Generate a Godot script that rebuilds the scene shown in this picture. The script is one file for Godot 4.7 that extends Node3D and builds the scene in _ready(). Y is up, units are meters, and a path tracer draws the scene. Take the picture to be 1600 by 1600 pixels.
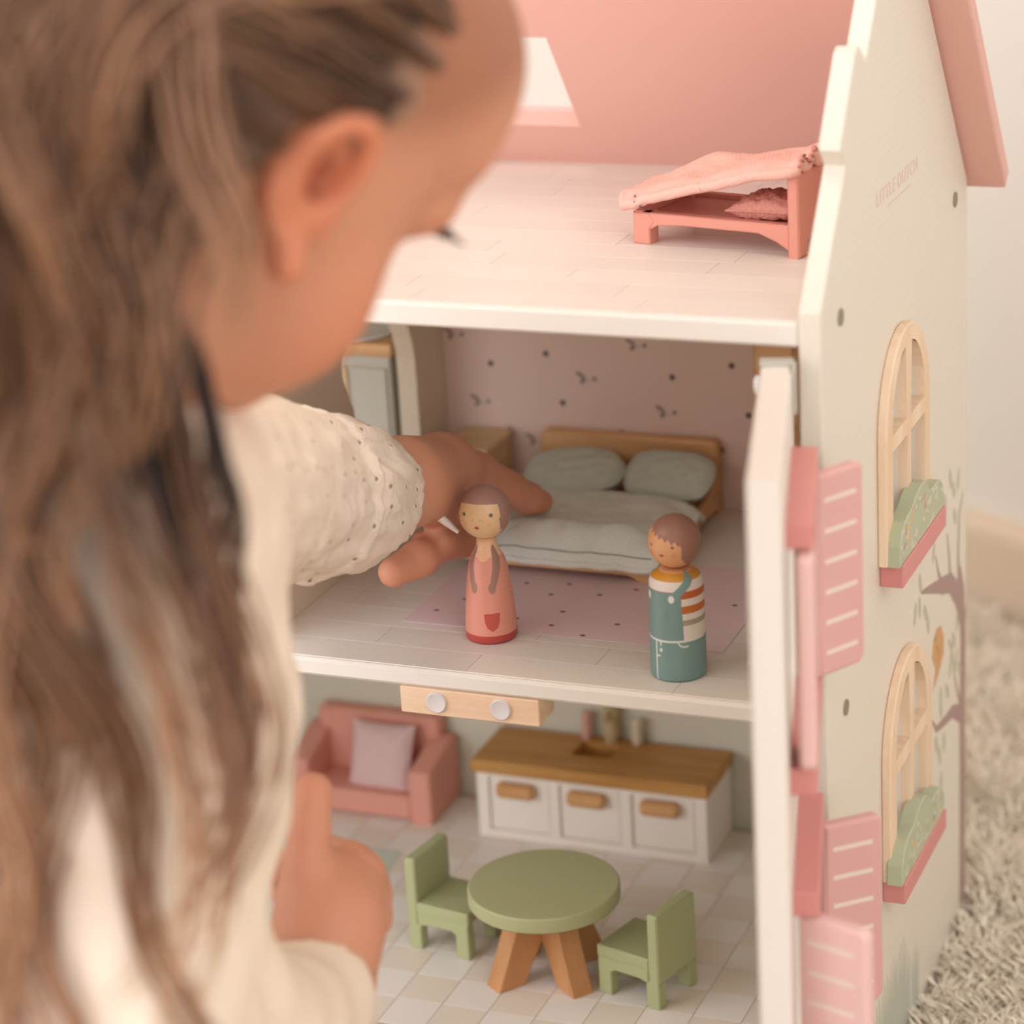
extends Node3D
# A child playing with a painted wooden dollhouse on a shaggy rug. Units: metres. The dollhouse's right wall stands on x = 0, its open front on z = 0.

var taken := {}
var mats := {}
var rng := RandomNumberGenerator.new()

# ---------------------------------------------------------------- mesh builder
class MB:
	var v := PackedVector3Array()
	var n := PackedVector3Array()
	var uv := PackedVector2Array()
	var c := PackedColorArray()
	var idx := PackedInt32Array()
	var col := Color.WHITE
	var xf := Transform3D.IDENTITY
	func add(p: Vector3, nn: Vector3, u := Vector2.ZERO) -> int:
		v.append(xf * p)
		n.append((xf.basis * nn).normalized())
		uv.append(u)
		c.append(col)
		return v.size() - 1
	func tri(a: int, b: int, d: int) -> void:
		idx.append(a)
		idx.append(b)
		idx.append(d)
	func face(pts: Array, nn: Vector3, uvs := []) -> void:
		var k := []
		for i in pts.size():
			k.append(add(pts[i], nn, uvs[i] if uvs.size() else Vector2(pts[i].x + pts[i].z, pts[i].y) * 10.0))
		var flip: bool = (pts[1] - pts[0]).cross(pts[2] - pts[0]).dot(nn) > 0.0
		for i in range(1, pts.size() - 1):
			if flip:
				tri(k[0], k[i + 1], k[i])
			else:
				tri(k[0], k[i], k[i + 1])
	func mesh() -> ArrayMesh:
		var a := []
		a.resize(Mesh.ARRAY_MAX)
		a[Mesh.ARRAY_VERTEX] = v
		a[Mesh.ARRAY_NORMAL] = n
		a[Mesh.ARRAY_TEX_UV] = uv
		a[Mesh.ARRAY_COLOR] = c
		a[Mesh.ARRAY_INDEX] = idx
		var m := ArrayMesh.new()
		m.add_surface_from_arrays(Mesh.PRIMITIVE_TRIANGLES, a)
		return m


# box with chamfered edges; centre, size
func cbox(mb: MB, ctr: Vector3, size: Vector3, ch := 0.0006, bas := Basis.IDENTITY) -> void:
	var h := size * 0.5
	ch = minf(ch, minf(h.x, minf(h.y, h.z)) * 0.9)
	var old := mb.xf
	mb.xf = old * Transform3D(bas, ctr)
	var i := h - Vector3(ch, ch, ch)
	for s in [-1.0, 1.0]:
		mb.face([Vector3(s * h.x, -i.y, -i.z), Vector3(s * h.x, i.y, -i.z), Vector3(s * h.x, i.y, i.z), Vector3(s * h.x, -i.y, i.z)], Vector3(s, 0, 0), [Vector2(-i.z, i.y) * 10, Vector2(-i.z, -i.y) * 10, Vector2(i.z, -i.y) * 10, Vector2(i.z, i.y) * 10])
		mb.face([Vector3(-i.x, s * h.y, -i.z), Vector3(i.x, s * h.y, -i.z), Vector3(i.x, s * h.y, i.z), Vector3(-i.x, s * h.y, i.z)], Vector3(0, s, 0), [Vector2(-i.x, -i.z) * 10, Vector2(i.x, -i.z) * 10, Vector2(i.x, i.z) * 10, Vector2(-i.x, i.z) * 10])
		mb.face([Vector3(-i.x, -i.y, s * h.z), Vector3(i.x, -i.y, s * h.z), Vector3(i.x, i.y, s * h.z), Vector3(-i.x, i.y, s * h.z)], Vector3(0, 0, s), [Vector2(-i.x, i.y) * 10, Vector2(i.x, i.y) * 10, Vector2(i.x, -i.y) * 10, Vector2(-i.x, -i.y) * 10])
		for t in [-1.0, 1.0]:
			mb.face([Vector3(s * h.x, t * i.y, -i.z), Vector3(s * h.x, t * i.y, i.z), Vector3(s * i.x, t * h.y, i.z), Vector3(s * i.x, t * h.y, -i.z)], Vector3(s, t, 0))
			mb.face([Vector3(s * h.x, -i.y, t * i.z), Vector3(s * h.x, i.y, t * i.z), Vector3(s * i.x, i.y, t * h.z), Vector3(s * i.x, -i.y, t * h.z)], Vector3(s, 0, t))
			mb.face([Vector3(-i.x, s * h.y, t * i.z), Vector3(i.x, s * h.y, t * i.z), Vector3(i.x, s * i.y, t * h.z), Vector3(-i.x, s * i.y, t * h.z)], Vector3(0, s, t))
			for w in [-1.0, 1.0]:
				mb.face([Vector3(s * h.x, t * i.y, w * i.z), Vector3(s * i.x, t * h.y, w * i.z), Vector3(s * i.x, t * i.y, w * h.z)], Vector3(s, t, w))
	mb.xf = old


# box between two corners
func bx(mb: MB, a: Vector3, b: Vector3, ch := 0.0006) -> void:
	cbox(mb, (a + b) * 0.5, (b - a).abs(), ch)


# smooth patch of (nu + 1) x (nv + 1) points, u running fastest
func patch(mb: MB, nu: int, nv: int, pts: PackedVector3Array, wrap := false, outward := Vector3.INF) -> void:
	var nn := PackedVector3Array()
	nn.resize(pts.size())
	var w := nu + 1
	for j in nv:
		for i in nu:
			var a := j * w + i
			var x := (pts[a + 1] - pts[a]).cross(pts[a + w] - pts[a])
			var y := (pts[a + w] - pts[a + w + 1]).cross(pts[a + 1] - pts[a + w + 1])
			nn[a] += x
			nn[a + 1] += x + y
			nn[a + w] += x + y
			nn[a + w + 1] += y
	if wrap:
		for j in nv + 1:
			var s := nn[j * w] + nn[j * w + nu]
			nn[j * w] = s
			nn[j * w + nu] = s
	var ctr := Vector3.ZERO
	for p in pts:
		ctr += p
	ctr /= pts.size()
	var sum := 0.0
	for i in pts.size():
		sum += nn[i].dot(pts[i] - ctr) if outward == Vector3.INF else nn[i].dot(outward)
	var sg := 1.0 if sum > 0.0 else -1.0
	var base := mb.v.size()
	for j in nv + 1:
		for i in w:
			var k := j * w + i
			mb.add(pts[k], nn[k] * sg if nn[k].length() > 1e-16 else Vector3.UP, Vector2(float(i) / nu, float(j) / nv))
	for j in nv:
		for i in nu:
			var a := base + j * w + i
			if sg > 0.0:
				mb.tri(a, a + w, a + 1)
				mb.tri(a + 1, a + w, a + w + 1)
			else:
				mb.tri(a, a + 1, a + w)
				mb.tri(a + 1, a + w + 1, a + w)


# profile of (radius, height) from top to bottom turned round the y axis; u = 0.5 faces +z
func lathe(mb: MB, prof: Array, seg := 32) -> void:
	var pts := PackedVector3Array()
	for q in prof:
		for i in seg + 1:
			var t := TAU * i / seg - PI
			pts.append(Vector3(q.x * sin(t), q.y, q.x * cos(t)))
	patch(mb, seg, prof.size() - 1, pts, true)


func ball(mb: MB, ctr: Vector3, rad: Vector3, nu := 24, nv := 14) -> void:
	var pts := PackedVector3Array()
	for j in nv + 1:
		var la := PI * 0.5 - PI * j / nv
		for i in nu + 1:
			var t := TAU * i / nu - PI
			pts.append(ctr + Vector3(cos(la) * sin(t), sin(la), cos(la) * cos(t)) * rad)
	patch(mb, nu, nv, pts, true)


func tube(mb: MB, path: Array, radii: Array, sides := 8, caps := true) -> void:
	var pts := PackedVector3Array()
	var up := Vector3.UP
	for i in path.size():
		var d: Vector3 = (path[mini(i + 1, path.size() - 1)] - path[maxi(i - 1, 0)]).normalized()
		if absf(d.dot(up)) > 0.95:
			up = Vector3(0.8, 0.1, 0.6).normalized()
		var s := d.cross(up).normalized()
		var t := s.cross(d)
		up = t
		for k in sides + 1:
			var a := TAU * k / sides
			pts.append(path[i] + (s * cos(a) + t * sin(a)) * radii[i])
	patch(mb, sides, path.size() - 1, pts, true)
	if caps:
		for e in [0, path.size() - 1]:
			var ring := []
			for k in sides:
				ring.append(pts[e * (sides + 1) + k])
			var o: Vector3 = path[e] - path[1 if e == 0 else e - 1]
			mb.face(ring, o.normalized())


func inset(p: PackedVector2Array, d: float) -> PackedVector2Array:
	var o := PackedVector2Array()
	var area := 0.0
	for i in p.size():
		area += p[i].cross(p[(i + 1) % p.size()])
	var s := 1.0 if area > 0.0 else -1.0
	for i in p.size():
		var e1 := (p[i] - p[(i + p.size() - 1) % p.size()]).normalized()
		var e2 := (p[(i + 1) % p.size()] - p[i]).normalized()
		var n1 := Vector2(-e1.y, e1.x) * s
		var n2 := Vector2(-e2.y, e2.x) * s
		var b := (n1 + n2)
		o.append(p[i] + b * (d / maxf(0.35, 1.0 + n1.dot(n2))))
	return o


# flat board cut to an outline with holes: outline in (a, b), lying on o + A*a + B*b, thick along N; smooth = outline sides share normals
func board(mb: MB, outer: PackedVector2Array, holes: Array, o: Vector3, A: Vector3, B: Vector3, N: Vector3, th: float, ch := 0.0006, uvs := Vector4(10, 10, 0, 0)) -> void:
	var inn := inset(outer, ch)
	var cuts := [-1e3]
	for h in holes:
		var m := 0.0
		for q in h:
			m += q.x
		cuts.append(m / h.size())
	cuts.append(1e3)
	cuts.sort()
	for k in cuts.size() - 1:
		if cuts[k + 1] - cuts[k] < 1e-5:
			continue
		var strip := PackedVector2Array([Vector2(cuts[k], -1e3), Vector2(cuts[k + 1], -1e3), Vector2(cuts[k + 1], 1e3), Vector2(cuts[k], 1e3)])
		var polys: Array = Geometry2D.intersect_polygons(inn, strip)
		for h in holes:
			var nxt := []
			for q in polys:
				nxt.append_array(Geometry2D.clip_polygons(q, h))
			polys = nxt
		for q in polys:
			var t := Geometry2D.triangulate_polygon(q)
			for i in range(0, t.size(), 3):
				for side in [0, 1]:
					var pts := []
					var us := []
					for m in 3:
						var z: Vector2 = q[t[i + m]]
						pts.append(o + A * z.x + B * z.y + N * (th if side == 0 else 0.0))
						us.append(Vector2(z.x * uvs.x + uvs.z, z.y * uvs.y + uvs.w))
					mb.face(pts, N if side == 0 else -N, us)
	rim(mb, outer, inn, o, A, B, N, th, ch, 1.0)
	for h in holes:
		rim(mb, h, h, o, A, B, N, th, 0.0, -1.0)


func rim(mb: MB, p: PackedVector2Array, inn: PackedVector2Array, o: Vector3, A: Vector3, B: Vector3, N: Vector3, th: float, ch: float, sg: float) -> void:
	var area := 0.0
	for i in p.size():
		area += p[i].cross(p[(i + 1) % p.size()])
	var s := (1.0 if area > 0.0 else -1.0) * sg
	for i in p.size():
		var j := (i + 1) % p.size()
		var e := (p[j] - p[i]).normalized()
		var d := (A * e.y - B * e.x) * s
		var a := o + A * p[i].x + B * p[i].y
		var b := o + A * p[j].x + B * p[j].y
		mb.face([a + N * ch, b + N * ch, b + N * (th - ch), a + N * (th - ch)], d)
		if ch > 0.0:
			var a2 := o + A * inn[i].x + B * inn[i].y
			var b2 := o + A * inn[j].x + B * inn[j].y
			mb.face([a + N * (th - ch), b + N * (th - ch), b2 + N * th, a2 + N * th], d + N)
			mb.face([a + N * ch, b + N * ch, b2, a2], d - N)


func v2(l: Array) -> PackedVector2Array:
	var o := PackedVector2Array()
	for q in l:
		o.append(Vector2(q[0], q[1]))
	return o


# ---------------------------------------------------------------- fields (bodies, clothes) and their surface nets
func smin(a: float, b: float, k: float) -> float:
	var h := maxf(k - absf(a - b), 0.0) / k
	return minf(a, b) - h * h * k * 0.25


func ell(p: Vector3, r: Vector3) -> float:
	var a := (p / r).length()
	var b := (p / (r * r)).length()
	return a * (a - 1.0) / maxf(b, 1e-6)


func cap(p: Vector3, a: Vector3, b: Vector3, ra: float, rb: float) -> float:
	var ba := b - a
	var h := clampf((p - a).dot(ba) / ba.length_squared(), 0.0, 1.0)
	return (p - a - ba * h).length() - lerpf(ra, rb, h)


func caps(p: Vector3, list: Array, k: float) -> float:
	var d := 1e3
	for q in list:
		d = smin(d, cap(p, q[0], q[1], q[2], q[3]), k)
	return d


func nets(mb: MB, lo: Vector3, hi: Vector3, cell: float, f: Callable) -> void:
	var B := 4
	var nx := int(ceil((hi.x - lo.x) / cell / B)) * B
	var ny := int(ceil((hi.y - lo.y) / cell / B)) * B
	var nz := int(ceil((hi.z - lo.z) / cell / B)) * B
	var sx := nx + 1
	var sxy := sx * (ny + 1)
	var val := PackedFloat32Array()
	val.resize(sxy * (nz + 1))
	val.fill(1e9)
	var live := []
	var reach := cell * B * 0.87 * 1.5 + cell
	for kz in nz / B:
		for ky in ny / B:
			for kx in nx / B:
				var c0 := lo + Vector3(kx + 0.5, ky + 0.5, kz + 0.5) * (cell * B)
				if absf(f.call(c0)) > reach:
					continue
				live.append(Vector3i(kx, ky, kz) * B)
				for z in range(kz * B, kz * B + B + 1):
					for y in range(ky * B, ky * B + B + 1):
						for x in range(kx * B, kx * B + B + 1):
							var id := x + y * sx + z * sxy
							if val[id] > 1e8:
								val[id] = f.call(lo + Vector3(x, y, z) * cell)
	var vid := {}
	var off := PackedInt32Array([0, 1, sx, sx + 1, sxy, sxy + 1, sxy + sx, sxy + sx + 1])
	var es := [[0, 1], [2, 3], [4, 5], [6, 7], [0, 2], [1, 3], [4, 6], [5, 7], [0, 4], [1, 5], [2, 6], [3, 7]]
	var cells := []
	var e := cell * 0.35
	for b in live:
		for z in range(b.z, b.z + B):
			for y in range(b.y, b.y + B):
				for x in range(b.x, b.x + B):
					var id: int = x + y * sx + z * sxy
					var m := 0
					for k in 8:
						if val[id + off[k]] < 0.0:
							m |= 1 << k
					if m == 0 or m == 255:
						continue
					var s := Vector3.ZERO
					var cnt := 0
					for q in es:
						var a := val[id + off[q[0]]]
						var d := val[id + off[q[1]]]
						if (a < 0.0) != (d < 0.0):
							var t := a / (a - d)
							var pa := Vector3(q[0] & 1, (q[0] >> 1) & 1, q[0] >> 2)
							var pb := Vector3(q[1] & 1, (q[1] >> 1) & 1, q[1] >> 2)
							s += pa.lerp(pb, t)
							cnt += 1
					var p := lo + (Vector3(x, y, z) + s / cnt) * cell
					var g := Vector3(f.call(p + Vector3(e, 0, 0)) - f.call(p - Vector3(e, 0, 0)), f.call(p + Vector3(0, e, 0)) - f.call(p - Vector3(0, e, 0)), f.call(p + Vector3(0, 0, e)) - f.call(p - Vector3(0, 0, e)))
					vid[id] = mb.add(p, g.normalized() if g.length() > 0.0 else Vector3.UP, Vector2(p.x + p.z, p.y) * 10.0)
					cells.append(id)
	for id in cells:
		var a := val[id]
		for ax in 3:
			var st: int = [1, sx, sxy][ax]
			var u: int = [sx, sxy, 1][ax]
			var w: int = [sxy, 1, sx][ax]
			var d := val[id + st]
			if (a < 0.0) == (d < 0.0):
				continue
			if not (vid.has(id - u) and vid.has(id - w) and vid.has(id - u - w)):
				continue
			var q := [vid[id], vid[id - u], vid[id - u - w], vid[id - w]]
			if a < 0.0:
				mb.tri(q[0], q[2], q[1])
				mb.tri(q[0], q[3], q[2])
			else:
				mb.tri(q[0], q[1], q[2])
				mb.tri(q[0], q[2], q[3])


# ---------------------------------------------------------------- nodes
func numbered(nm: String, parent: Node) -> String:
	var key := str(parent.get_instance_id()) + nm
	var k: int = taken.get(key, 0)
	taken[key] = k + 1
	return nm if k == 0 else "%s_%03d" % [nm, k]


func thing(nm: String, label: String, cat: String, at := Vector3.ZERO, turn := 0.0, group := "") -> Node3D:
	var o := Node3D.new()
	o.name = numbered(nm, self)
	add_child(o, true)
	o.position = at
	o.rotation.y = turn
	tag(o, label, cat, group)
	return o


func tag(o: Node, label: String, cat := "", group := "", kind := "") -> void:
	if label:
		o.set_meta("label", label)
	if cat:
		o.set_meta("category", cat)
	if group:
		o.set_meta("group", group)
	if kind:
		o.set_meta("kind", kind)


func part(nm: String, mesh: Mesh, m: Material, parent: Node3D, at := Vector3.ZERO, label := "") -> MeshInstance3D:
	var o := MeshInstance3D.new()
	o.name = numbered(nm, parent)
	o.mesh = mesh
	o.material_override = m
	o.cast_shadow = GeometryInstance3D.SHADOW_CASTING_SETTING_ON
	parent.add_child(o, true)
	o.position = at
	if label:
		o.set_meta("label", label)
	return o


func structure(nm: String, mesh: Mesh, m: Material, label := "") -> MeshInstance3D:
	var o := part(nm, mesh, m, self)
	tag(o, label, "", "", "structure")
	return o


# ---------------------------------------------------------------- materials and pictures
func rgb(r: float, g: float, b: float) -> Color:
	return Color(r / 255.0, g / 255.0, b / 255.0)


func paint(key: String, c: Color, rough := 0.5, bump := 0.0) -> StandardMaterial3D:
	if mats.has(key):
		return mats[key]
	var m := StandardMaterial3D.new()
	m.resource_name = key
	m.albedo_color = c
	m.roughness = rough
	if bump > 0.0:
		m.heightmap_enabled = true
		m.heightmap_texture = grain_tex()
		m.heightmap_scale = bump
		m.uv1_triplanar = true
		m.uv1_scale = Vector3(14, 14, 14)
	mats[key] = m
	return m


func grain_tex() -> Texture2D:
	if not mats.has("grain"):
		var f := FastNoiseLite.new()
		f.seed = 5
		f.frequency = 0.04
		f.fractal_octaves = 4
		var im := f.get_seamless_image(256, 256)
		mats["grain"] = ImageTexture.create_from_image(im)
	return mats["grain"]


func wood(key: String, a: Color, b: Color, along := Vector3(3, 40, 40), rough := 0.55) -> StandardMaterial3D:
	if mats.has(key):
		return mats[key]
	var f := FastNoiseLite.new()
	f.seed = key.hash() % 1000
	f.frequency = 0.012
	f.fractal_octaves = 4
	var im := f.get_seamless_image(128, 128)
	im.convert(Image.FORMAT_RGB8)
	for y in 128:
		for x in 128:
			var t := im.get_pixel(x, y).r
			t = clampf(0.5 + (t - 0.5) * 1.6 + 0.12 * sin(t * 60.0), 0.0, 1.0)
			im.set_pixel(x, y, a.lerp(b, t))
	var m := StandardMaterial3D.new()
	m.resource_name = key
	m.albedo_texture = ImageTexture.create_from_image(im)
	m.uv1_triplanar = true
	m.uv1_scale = along
	m.roughness = rough
	mats[key] = m
	return m


func cloth(key: String, c: Color, scale := 60.0, depth := 0.03) -> StandardMaterial3D:
	if mats.has(key):
		return mats[key]
	if not mats.has("weave"):
		var im := Image.create(64, 64, false, Image.FORMAT_RGB8)
		for y in 64:
			for x in 64:
				var h := 0.5 + 0.25 * sin(x * TAU / 8.0) * (1 if (y / 8) % 2 else -1) + 0.25 * sin(y * TAU / 8.0) * (1 if (x / 8) % 2 else -1)
				im.set_pixel(x, y, Color(h, h, h))
		mats["weave"] = ImageTexture.create_from_image(im)
	var m := StandardMaterial3D.new()
	m.resource_name = key
	m.albedo_color = c
	m.roughness = 0.95
	m.metallic_specular = 0.2
	m.heightmap_enabled = true
	m.heightmap_texture = mats["weave"]
	m.heightmap_scale = depth
	m.uv1_triplanar = true
	m.uv1_scale = Vector3(scale, scale, scale)
	m.rim_enabled = true
	m.rim = 0.3
	m.rim_tint = 0.8
	mats[key] = m
	return m


func printed(im: Image, rough := 0.5, wrap := false) -> StandardMaterial3D:
	var m := StandardMaterial3D.new()
	m.albedo_texture = ImageTexture.create_from_image(im)
	m.texture_repeat = wrap
	m.roughness = rough
	return m


func disc(im: Image, c: Vector2, r: float, col: Color, asp := 1.0, ang := 0.0) -> void:
	var R := int(ceil(r * maxf(1.0, asp))) + 1
	for y in range(maxi(0, int(c.y) - R), mini(im.get_height(), int(c.y) + R + 1)):
		for x in range(maxi(0, int(c.x) - R), mini(im.get_width(), int(c.x) + R + 1)):
			var d := (Vector2(x + 0.5, y + 0.5) - c).rotated(-ang)
			d.x /= asp
			var a := clampf(r - d.length() + 0.5, 0.0, 1.0) * col.a
			if a > 0.0:
				im.set_pixel(x, y, im.get_pixel(x, y).lerp(Color(col.r, col.g, col.b), a))


func stroke(im: Image, pts: Array, w0: float, w1: float, col: Color) -> void:
	for i in pts.size() - 1:
		var a: Vector2 = pts[i]
		var b: Vector2 = pts[i + 1]
		var st := maxi(1, int(a.distance_to(b) / maxf(0.5, minf(w0, w1) * 0.4)))
		for k in st + 1:
			var t := (i + float(k) / st) / (pts.size() - 1)
			disc(im, a.lerp(b, float(k) / st), maxf(0.4, lerpf(w0, w1, t) * 0.5), col)


func poly(im: Image, pts: PackedVector2Array, col: Color) -> void:
	var r := Rect2(pts[0], Vector2.ZERO)
	for q in pts:
		r = r.expand(q)
	for y in range(maxi(0, int(r.position.y)), mini(im.get_height(), int(r.end.y) + 1)):
		for x in range(maxi(0, int(r.position.x)), mini(im.get_width(), int(r.end.x) + 1)):
			if Geometry2D.is_point_in_polygon(Vector2(x + 0.5, y + 0.5), pts):
				im.set_pixel(x, y, col)


# ---------------------------------------------------------------- the scene
const GROUND := -0.012
const G0 := 0.045       # top of the dollhouse's ground floor
const M0 := 0.2264      # top of its middle floor
const A0 := 0.3997      # top of its attic floor

func _ready() -> void:
	rng.seed = 11
	lights_and_camera()
	room()
	dollhouse()
	bedroom()
	attic_bed()
	kitchen()
	living()
	dolls()
	child()
	rug()


func lights_and_camera() -> void:
	var cam := Camera3D.new()
	cam.name = "camera"
	var at := CameraAttributesPhysical.new()
	at.frustum_focal_length = 63.752
	at.frustum_focus_distance = 1.215
	at.frustum_near = 0.05
	at.frustum_far = 50.0
	at.exposure_aperture = 3.55
	cam.attributes = at
	cam.fov = 21.32
	add_child(cam)
	cam.transform = Transform3D(Basis(Vector3(0.928303, -0.054137, -0.367861), Vector3(-0.076977, 0.939929, -0.332578), Vector3(0.363768, 0.33705, 0.868372)), Vector3(0.2837, 0.699, 1.0037))
	cam.current = true
	var we := WorldEnvironment.new()
	we.name = "world"
	var e := Environment.new()
	e.background_mode = Environment.BG_SKY
	var sm := ProceduralSkyMaterial.new()
	sm.sky_top_color = rgb(170, 195, 225)
	sm.sky_horizon_color = rgb(235, 230, 220)
	sm.ground_bottom_color = rgb(150, 140, 125)
	sm.ground_horizon_color = rgb(220, 212, 200)
	sm.sun_angle_max = 1.0
	e.sky = Sky.new()
	e.sky.sky_material = sm
	e.background_energy_multiplier = 1.6
	e.tonemap_mode = Environment.TONE_MAPPER_LINEAR
	e.tonemap_exposure = 0.605
	e.sdfgi_enabled = true
	e.ssao_enabled = true
	e.ssil_enabled = true
	we.environment = e
	add_child(we)
	# daylight of an unseen window behind the camera, placed to light the house front
	var a := AreaLight3D.new()
	a.name = "unseen_window_daylight"
	a.area_size = Vector2(2.8, 1.7)
	a.light_energy = 6.6
	a.light_color = rgb(243, 244, 249)
	a.shadow_enabled = true
	a.light_size = 1.0
	a.transform = Transform3D(room_basis() , room_at(0.10, 2.14, 1.00))
	add_child(a)
	var a2 := AreaLight3D.new()  # unseen window to the right, placed to light the right wall and the child
	a2.name = "unseen_side_window_daylight"
	a2.area_size = Vector2(1.1, 1.65)
	a2.light_energy = 1.7
	a2.light_color = rgb(244, 246, 250)
	a2.shadow_enabled = true
	a2.transform = Transform3D(Basis(-RN, Vector3.UP, RT), room_at(1.76, 1.0, 1.03))
	add_child(a2)
	# fill light of the added ceiling lamp, just under its glowing shade
	var l := AreaLight3D.new()
	l.name = "added_ceiling_lamp_light"
	l.area_size = Vector2(0.5, 0.5)
	l.light_energy = 1.0
	l.light_color = rgb(255, 244, 232)
	l.shadow_enabled = true
	l.transform = Transform3D(Basis(Vector3.RIGHT, -PI / 2), room_at(0.3, 1.1, 2.36))
	add_child(l)


# the room is turned against the dollhouse: t runs along its back wall, n away from that wall
const RT := Vector3(0.8678, 0, 0.4969)
const RN := Vector3(-0.4969, 0, 0.8678)
func room_at(t: float, n: float, y: float) -> Vector3:
	return Vector3(-0.0964, y, -0.694) + RT * t + RN * n


func room_basis() -> Basis:
	return Basis(RT, Vector3.UP, RN)   # columns: along, up, away from the back wall; a light there shines towards the back wall


func room() -> void:
	var wallm := paint("wall_paint", rgb(236, 229, 220), 0.9, 0.02)
	var basem := paint("baseboard_paint", rgb(226, 206, 182), 0.7)
	var b := room_basis()
	var fl := MB.new()
	cbox(fl, room_at(-0.1, 1.1, GROUND - 0.05), Vector3(3.9, 0.1, 2.4), 0.001, b)
	structure("floor", fl.mesh(), wood("floor_oak", rgb(205, 175, 140), rgb(180, 148, 112), Vector3(1, 6, 6)), "pale oak floor under the shaggy rug")
	var ce := MB.new()
	cbox(ce, room_at(-0.1, 1.1, 2.48), Vector3(3.9, 0.1, 2.4), 0.001, b)
	structure("ceiling", ce.mesh(), paint("ceiling_paint", rgb(240, 234, 225), 0.9), "plain white ceiling above the play area")
	var w := MB.new()
	cbox(w, room_at(-0.1, -0.05, 1.2), Vector3(3.9, 2.5, 0.1), 0.001, b)
	structure("wall_back", w.mesh(), wallm, "plain cream wall behind the dollhouse")
	w = MB.new()
	cbox(w, room_at(-2.05, 1.1, 1.2), Vector3(0.1, 2.5, 2.4), 0.001, b)
	structure("wall_left", w.mesh(), wallm, "plain cream wall left of the play area")
	w = MB.new()
	for q in [[-0.1, 0.40, -0.05, 2.45], [1.60, 2.3, -0.05, 2.45], [0.40, 1.60, -0.05, 0.15], [0.40, 1.60, 1.92, 2.45]]:
		cbox(w, room_at(1.85, (q[0] + q[1]) / 2, (q[2] + q[3]) / 2), Vector3(0.1, q[3] - q[2], q[1] - q[0]), 0.001, b)
	structure("wall_right", w.mesh(), wallm, "plain cream wall right of the play area")
	w = MB.new()
	for q in [[-2.0, -1.40, -0.05, 2.45], [1.60, 1.8, -0.05, 2.45], [-1.40, 1.60, -0.05, 0.08], [-1.40, 1.60, 1.92, 2.45]]:
		cbox(w, room_at((q[0] + q[1]) / 2, 2.25, (q[2] + q[3]) / 2), Vector3(q[1] - q[0], q[3] - q[2], 0.1), 0.001, b)
	structure("wall_front", w.mesh(), wallm, "plain cream wall with the unseen window behind the camera")
	w = MB.new()
	for q in [[-1.40, -1.34, 0.08, 1.92], [1.54, 1.60, 0.08, 1.92], [0.07, 0.13, 0.08, 1.92], [-1.40, 1.60, 0.08, 0.14], [-1.40, 1.60, 1.86, 1.92]]:
		cbox(w, room_at((q[0] + q[1]) / 2, 2.24, (q[2] + q[3]) / 2), Vector3(q[1] - q[0], q[3] - q[2], 0.05), 0.003, b)
	var wf := structure("unseen_window_1", w.mesh(), paint("unseen_window_white", rgb(240, 238, 232), 0.4), "white framed unseen window behind the camera, placed to light the house front")
	var gm := StandardMaterial3D.new()
	gm.transparency = BaseMaterial3D.TRANSPARENCY_ALPHA
	gm.albedo_color = Color(1, 1, 1, 0.05)
	gm.roughness = 0.02
	w = MB.new()
	cbox(w, room_at(0.10, 2.25, 1.00), Vector3(2.9, 1.74, 0.004), 0.0005, b)
	part("pane", w.mesh(), gm, wf)
	w = MB.new()
	for q in [[0.40, 0.46, 0.15, 1.92], [1.54, 1.60, 0.15, 1.92], [0.97, 1.03, 0.15, 1.92], [0.40, 1.60, 0.15, 0.21], [0.40, 1.60, 1.86, 1.92]]:
		cbox(w, room_at(1.84, (q[0] + q[1]) / 2, (q[2] + q[3]) / 2), Vector3(0.05, q[3] - q[2], q[1] - q[0]), 0.003, b)
	wf = structure("unseen_window_2", w.mesh(), paint("unseen_window_white", rgb(240, 238, 232), 0.4), "white framed unseen window right of the camera, placed to light the house side")
	w = MB.new()
	cbox(w, room_at(1.85, 1.0, 1.035), Vector3(0.004, 1.66, 1.10), 0.0005, b)
	part("pane", w.mesh(), gm, wf)
	# baseboard along the back wall, rounded top edge
	w = MB.new()
	var prof := [Vector2(0, GROUND), Vector2(0.014, GROUND), Vector2(0.014, 0.060), Vector2(0.0125, 0.066), Vector2(0.009, 0.0695), Vector2(0.004, 0.0705), Vector2(0, 0.0705)]
	for i in prof.size() - 1:
		var p0: Vector2 = prof[i]
		var p1: Vector2 = prof[i + 1]
		var nn := Vector2(p1.y - p0.y, -(p1.x - p0.x))
		w.face([room_at(-2, p0.x, p0.y), room_at(1.8, p0.x, p0.y), room_at(1.8, p1.x, p1.y), room_at(-2, p1.x, p1.y)], RN * nn.x + Vector3.UP * nn.y)
	structure("baseboard_back", w.mesh(), basem, "cream baseboard along the wall behind the dollhouse")
	# ceiling lamp out of view, added as fill from above
	var lamp := thing("added_ceiling_lamp", "round glowing ceiling lamp out of view, added as fill light above the play area", "lamp", room_at(0.3, 1.1, 2.43))
	var lm := MB.new()
	lathe(lm, [Vector2(0.0, 0.0), Vector2(0.27, 0.0), Vector2(0.28, -0.01), Vector2(0.28, -0.03)], 40)
	part("base", lm.mesh(), paint("added_lamp_white", rgb(235, 235, 232), 0.4), lamp)
	lm = MB.new()
	lathe(lm, [Vector2(0.265, -0.02), Vector2(0.265, -0.045), Vector2(0.25, -0.055), Vector2(0.0, -0.06)], 40)
	var em := paint("added_lamp_glow", rgb(255, 244, 228), 0.6)
	em.emission_enabled = true
	em.emission = rgb(255, 236, 214)
	em.emission_energy_multiplier = 1.2
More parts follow.
